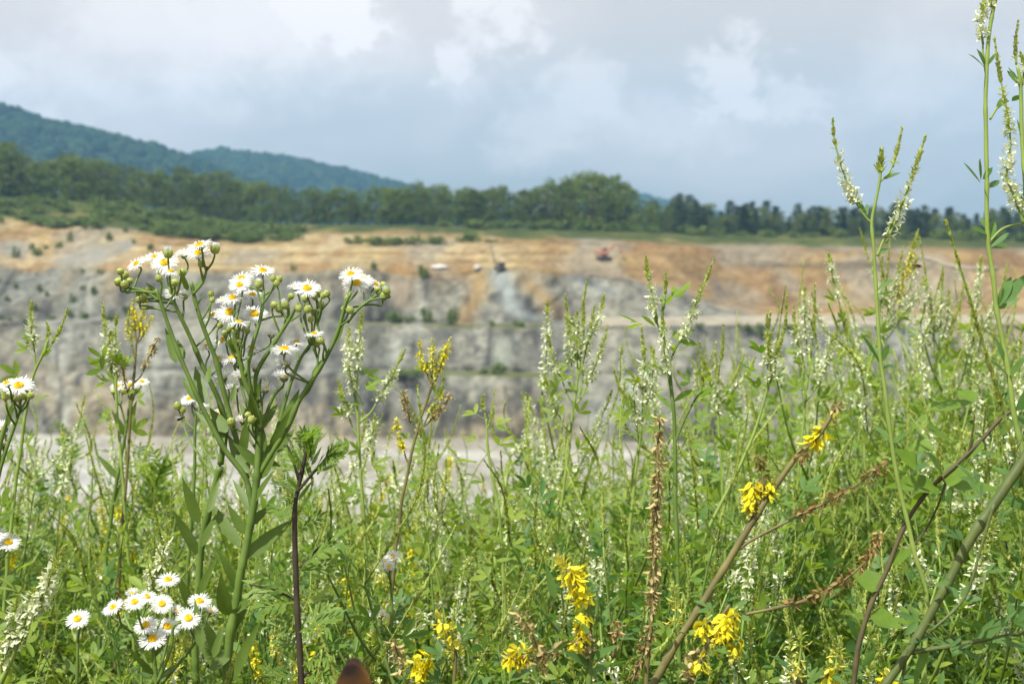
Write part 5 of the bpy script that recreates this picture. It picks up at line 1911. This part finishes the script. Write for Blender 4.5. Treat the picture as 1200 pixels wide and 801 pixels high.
small_clover('white sweet clover with a dense leafy tip beside the withered spike', [(848, 380, 'green', 50), (838, 410, 'white'), (872, 415, 'green', 40), (820, 400, 'green', 40), (884, 420, 'white', 40)], [(850, 660), (846, 560), (842, 490), (840, 440)], 1.25, 457, n_leaf=20)
small_clover('leafy white sweet clover before the right side of the orange bank', [(903, 365, 'green', 50), (899, 370, 'white', 60), (922, 345, 'green', 40), (912, 400, 'white', 50)], [(830, 620), (860, 560), (890, 490), (903, 440)], 1.1, 458, n_leaf=18, leafm='clover_leaf')
small_clover('white sweet clover with three pale spikes left of the thin tall one', [(943, 336, 'white_full', 75), (955, 332, 'green', 60), (978, 390, 'white_full', 60), (930, 360, 'white', 60)], [(925, 660), (935, 560), (943, 480), (950, 420)], 1.3, 459)
small_clover('single slender white spike leaning left before the brown earth', [(971, 297, 'white_full', 55), (984, 360, 'green', 40), (1000, 400, 'white', 40)], [(1020, 640), (1012, 520), (1002, 430), (990, 370)], 1.35, 460)
small_clover('blurred white sweet clover with spikes behind the thin tall stem', [(1043, 282, 'green', 60), (1058, 290, 'white', 70), (1075, 300, 'white_full', 80), (1076, 270, 'pale_yellow', 60), (1034, 300, 'white', 60), (1085, 325, 'white_full', 60)], [(990, 660), (1002, 560), (1012, 460), (1030, 390)], 1.5, 461, n_leaf=30)
small_clover('blurred white sweet clover with bent spikes between the two tall stems', [(1083, 325, 'white_full', 60), (1105, 310, 'white', 50), (1090, 345, 'green', 60), (1112, 340, 'white_full', 60), (1130, 330, 'green', 40)], [(1060, 660), (1076, 560), (1090, 470), (1100, 410)], 1.55, 462, n_leaf=30)
small_clover('blurred white sweet clover leaning right behind the tallest stem', [(1180, 310, 'white', 60), (1150, 300, 'white_full', 50), (1165, 360, 'white_full', 60), (1140, 360, 'white', 60), (1190, 400, 'white', 60)], [(1080, 660), (1100, 560), (1120, 470), (1140, 400)], 1.6, 463, n_leaf=30)
small_clover('young leafy sweet clover without flowers before the pit floor', [(567, 462, 'green', 18), (578, 478, 'green', 18)], [(590, 680), (585, 600), (574, 540), (569, 490)], 1.1, 464, n_leaf=14, leaf=30)
small_clover('white sweet clover leaning in at the lower left edge', [(62, 668, 'white_full', 60), (40, 690, 'white_full', 70), (20, 700, 'white_full', 60), (75, 640, 'white', 60), (8, 735, 'white', 50)], [(0, 800), (14, 770), (28, 730), (40, 705)], .80, 465, n_leaf=20)
small_clover('white sweet clover spike behind the low daisy heads', [(172, 652, 'white_full', 70), (182, 668, 'white', 50), (198, 610, 'white', 50)], [(200, 800), (192, 750), (184, 710), (180, 690)], .98, 466, n_leaf=22)

# ---------- the rest of the meadow: prototypes copied in place
PX0, PX1 = -170, 1370
protoW = Protos([make_clover(WC, 500 + k, 1.0, 'white', lm, lf, 8, br) for k, (lm, lf, br) in enumerate([('clover_leaf', .017, 1.0), ('pale_leaf', .016, .9), ('clover_leaf', .019, 1.1), ('clover_leaf_dark', .019, 1.1), ('pale_leaf', .016, .8), ('clover_leaf', .018, .95)])])
protoY = Protos([make_clover(YC, 520 + k, 1.0, st, lm, .019, 7, br) for k, (lm, st, br) in enumerate([('clover_leaf', 'yellow', 1.0), ('pale_leaf', 'pale_yellow', .9), ('clover_leaf', 'pale_yellow', 1.1), ('clover_leaf_dark', 'yellow', 1.0)])])
protoM = Protos([make_mugwort('mugwort', 540 + k, 1.0, 'mugwort_leaf', sm) for k, sm in enumerate(['green_stem', 'dark_stem', 'green_stem'])])
protoD = Protos([make_clover('alfalfa', 560 + k, .8, 'green', 'clover_leaf_dark', .021, 3, 1.2, .08) for k in range(3)])


protoG = Protos([make_clover('leafy_clover', 580 + k, 1.0, 'green', lm, .019, 2, 1.15, .1) for k, lm in enumerate(['pale_leaf', 'clover_leaf', 'pale_leaf'])])


def zone_near(px, d):
    z = 'beyond the left edge'
    for lim, s in ((0, 'at the far left'), (110, 'around the lone low daisy head'), (240, 'around the short daisy fleabane'), (330, 'about the foot of the tall fleabane'), (440, 'around the dark stemmed mugwort'), (560, 'below the pale pit floor'), (700, 'about the drooping yellow spikes'),
                   (800, 'around the withered brown spike'), (920, 'along the slanting brownish stem'), (1040, 'about the rusty side branches'), (1150, 'around the thick slanting stalk'), (9999, 'at the far right')):
        z = s
        if px < lim:
            break
    return ('near, ' if d < 1.25 else 'mid meadow, ' if d < 2.3 else 'far back, ') + z


MAIN = ([-200, 0, 60, 110, 180, 260, 340, 420, 470, 540, 600, 680, 760, 840, 900, 960, 1020, 1100, 1160, 1220, 1400], [575, 592, 606, 606, 614, 604, 612, 612, 620, 610, 588, 566, 548, 530, 505, 480, 462, 452, 442, 425, 400])
g = np.random.default_rng(600)
WORDS = {'W': ['white sweet clover', 'pale leafy white sweet clover', 'broad leaved white sweet clover', 'dark leaved white sweet clover', 'slim pale white sweet clover', 'bushy white sweet clover'], 'Y': ['yellow sweet clover', 'pale yellow sweet clover', 'spreading yellow sweet clover', 'dark leaved yellow sweet clover'],
         'M': ['green mugwort', 'dark stemmed mugwort', 'slender green mugwort'], 'G': ['yellowish leafy sweet clover in bud', 'green leafy sweet clover in bud', 'pale tufted sweet clover in bud'], 'D': ['dark leafy alfalfa', 'low dark alfalfa', 'spreading dark alfalfa']}


def sow(kind, n, dlo, dhi, off, px0=PX0, px1=PX1, hmax=1.3):
    pr = {'G': protoG, 'W': protoW, 'Y': protoY, 'M': protoM, 'D': protoD}[kind]
    grp = {'G': 'leafy sweet clovers in bud', 'W': 'white sweet clovers filling the meadow', 'Y': 'yellow sweet clovers filling the meadow', 'M': 'mugworts filling the meadow', 'D': 'dark alfalfas filling the meadow'}[kind]
    for k in range(n):
        px = px0 + (px1 - px0) * ((k + g.uniform(0, 1)) / n)
        d = math.exp(g.uniform(math.log(dlo), math.log(dhi)))
        yt = float(np.interp(px, *MAIN)) + off(g)
        top = P(px, yt, d)
        x, y = top[0], top[1]
        z0 = float(gz(x, y))
        h = float(np.clip(top[2] - z0, .35, hmax)) / (.8 if kind == 'D' else 1.03)
        i = int(g.integers(0, len(pr.roots)))
        w = h ** .5 * g.uniform(.85, 1.2)
        pr.place(i, WORDS[kind][i] + ' ' + zone_near(px, d), (x, y, z0), g.uniform(0, 6.28), (w, w, h), (g.normal(0, .11), g.normal(0, .11)), grp)


sow('W', 22, .95, 1.35, lambda g: g.uniform(70, 230))
sow('G', 70, .9, 1.4, lambda g: g.uniform(80, 260))
sow('W', 60, 1.3, 2.3, lambda g: g.uniform(-18, 90))
sow('G', 110, 1.3, 2.4, lambda g: g.uniform(0, 110))
sow('W', 50, 2.2, 4.6, lambda g: g.uniform(-10, 60))
sow('G', 70, 2.2, 4.6, lambda g: g.uniform(5, 60))
sow('W', 10, 1.4, 2.6, lambda g: g.uniform(-70, -10), 560, 860)
sow('W', 22, 1.4, 2.6, lambda g: g.uniform(-90, -10), 860, 1370)
sow('G', 24, 1.3, 2.6, lambda g: g.uniform(-40, 0), 820, 1370)
sow('W', 26, 1.3, 2.4, lambda g: g.uniform(-90, -10), -120, 560)
sow('G', 16, 1.3, 2.6, lambda g: g.uniform(-60, -5), -120, 560)
sow('W', 6, 1.35, 2.0, lambda g: g.uniform(-120, -50), 960, 1230, 1.6)
sow('W', 8, 1.2, 1.9, lambda g: g.uniform(-130, -50), -40, 200, 1.5)
sow('M', 10, 1.2, 1.8, lambda g: g.uniform(-110, -20), -60, 200, 1.5)
sow('G', 12, 1.2, 2.0, lambda g: g.uniform(-90, -10), -60, 240, 1.5)
sow('G', 34, 2.0, 4.6, lambda g: g.uniform(-28, 30), 280, 860)
sow('W', 14, 1.8, 4.4, lambda g: g.uniform(-45, 10), 280, 800)
sow('Y', 14, .95, 1.5, lambda g: g.uniform(60, 210), -170, 760)
sow('Y', 50, 1.5, 4.5, lambda g: g.uniform(-5, 70), -170, 620)
sow('M', 46, 1.0, 1.9, lambda g: g.uniform(40, 220))
sow('M', 30, 1.9, 3.6, lambda g: g.uniform(-10, 60))
sow('D', 50, .85, 1.6, lambda g: g.uniform(130, 290))
sow('D', 24, 1.6, 2.8, lambda g: g.uniform(30, 160))
for pr in (broad, tallp, pines, bushes, protoG, protoW, protoY, protoM, protoD):
    pr.drop_unused()

# grass and low leaves between the stems: nobody could count them
m = MB()
n = 9000
yy = g.uniform(.5, 7.5, n)
xx = g.uniform(-1, 1, n) * (yy * .48 + .5)
hh = g.uniform(.18, .75, n)
dv = g.normal(size=(n, 3)) * .22 + [0, 0, 1]
m.leaf_batch('blade', np.stack([xx, yy, gz(xx, yy)], -1), dv, g.normal(size=(n, 3)) + [0, -.5, 0], hh, g.uniform(.003, .007, n), g.uniform(0, .5, n), 0)
tag(m.build('grass', 'grass_leaf'), 'thin green grass blades between the meadow plants', None, None, 'stuff')
m = MB()
n = 34000
yy = g.uniform(.5, 7.5, n)
xx = g.uniform(-1, 1, n) * (yy * .48 + .5)
zz = gz(xx, yy) + g.uniform(.02, .5, n) ** 1.3
m.leaf_batch('leaflet', np.stack([xx, yy, zz], -1), g.normal(size=(n, 3)) + [0, 0, .3], g.normal(size=(n, 3)) * .5 + [0, 0, 1], g.uniform(.012, .026, n), g.uniform(.005, .011, n), .15, .2)
tag(m.build('ground_cover', 'clover_leaf'), 'dense low green leaves covering the meadow floor', None, None, 'stuff')

# ------------------------------------------------------------------ insects


def insect(name, label, cat, pos, L_, rot, mat, wingspread=.5):
    r = thing(name, label, cat, tuple(pos))
    r.rotation_euler = rot
    b = MB()
    s = L_
    b.lathe([(.02 * s, -.5 * s), (.12 * s, -.4 * s), (.17 * s, -.22 * s), (.13 * s, -.06 * s), (.06 * s, -.02 * s), (.15 * s, .06 * s), (.16 * s, .16 * s), (.09 * s, .26 * s), (.05 * s, .28 * s), (.11 * s, .34 * s), (.10 * s, .42 * s), (.02 * s, .48 * s)], 10, axis=(1, 0, 0))
    b.build('body', mat, r)
    for sg in (-1, 1):
        w = MB()
        w.leaf('floret', (.12 * s, sg * .05 * s, .12 * s), (-.75, sg * wingspread, .35), (0, 0, 1), .75 * s, .26 * s, .1, 0)
        w.build('wing', 'fly_wing', r)
    for sg in (-1, 1):
        for k in (-1, 0, 1):
            lg = MB()
            lg.tube([(.1 * s + k * .08 * s, sg * .1 * s, -.05 * s), (.1 * s + k * .16 * s, sg * .25 * s, -.12 * s), (.08 * s + k * .2 * s, sg * .3 * s, -.34 * s)], .018 * s, 4)
            lg.build('leg', mat, r)


insect('fly', 'tiny black fly in the air left of the tall fleabane stem', 'fly', P(212, 490, .90), .0062, (.3, -.45, .2), 'insect_black', .25)
insect('honey_bee', 'small brown bee clinging to a blurred white spike at right', 'bee', P(1074, 311, 1.44), .012, (0, -.2, 2.6), 'bee_brown')
insect('honey_bee', 'tiny dark bee on the clovers in the centre of the meadow', 'bee', P(590, 576, 1.20), .009, (.5, .4, .6), 'bee_brown')

BF = 1.15
# butterfly at the lower edge, wings folded upright
bp = P(413, 834, .52)
r = thing('butterfly', 'dark brown butterfly with orange band, wings folded, at the bottom edge', 'butterfly', tuple(bp))
b = MB()
b.lathe([(.0003, -.011), (.0012, -.008), (.0014, -.001), (.0018, .002), (.0018, .006), (.0012, .008), (.0013, .0095), (.0003, .011)], 8, axis=(1, 0.35, .1))
b.build('body', 'insect_black', r)
out = [tuple(q) for q in smooth_path([(.009, -.004), (.0100, .003), (.0078, .011), (.0045, .0185), (.0015, .0215), (-.0020, .0205), (-.0052, .0150), (-.0085, .007), (-.0105, .000), (-.008, -.004), (.009, -.004)], 5)[:-1]]
for sg in (-1, 1):
    w = MB()
    V = []
    for off in (-.00015, .00015):
        for (x, z) in out:
            V.append((x, sg * (.0008 + z * .12) + off + .02 * x, z))
    n = len(out)
    F = [tuple(range(n))[::-1], tuple(range(n, 2 * n))] + [(i, (i + 1) % n, n + (i + 1) % n, n + i) for i in range(n)]
    w.add(V, F)
    w.build('wing', 'butterfly_wing', r, smooth=False)

# ------------------------------------------------------------------ summer haze: even air round the whole scene
hb = MB()
hb.V.append(np.array([(x, y, z) for z in (FLOOR - 3, 360) for (x, y) in ((-3300, -200), (3300, -200), (3300, 3400), (-3300, 3400))], float))
hb.nv = 8
hb.F = [(3, 2, 1, 0), (4, 5, 6, 7), (0, 1, 5, 4), (1, 2, 6, 5), (2, 3, 7, 6), (3, 0, 4, 7)]
hb.M = [0] * 6
b = NB('haze')
pv = b.n('ShaderNodeVolumePrincipled')
pv.inputs['Color'].default_value = (0.30, 0.62, 1.0, 1)
pv.inputs['Density'].default_value = HAZE
pv.inputs['Anisotropy'].default_value = 0.0
o_ = b.n('ShaderNodeOutputMaterial')
b.l(pv.outputs[0], o_.inputs['Volume'])
MATS['haze'] = b.m
ho = hb.build('haze', 'haze', smooth=False)
ho['kind'] = 'stuff'
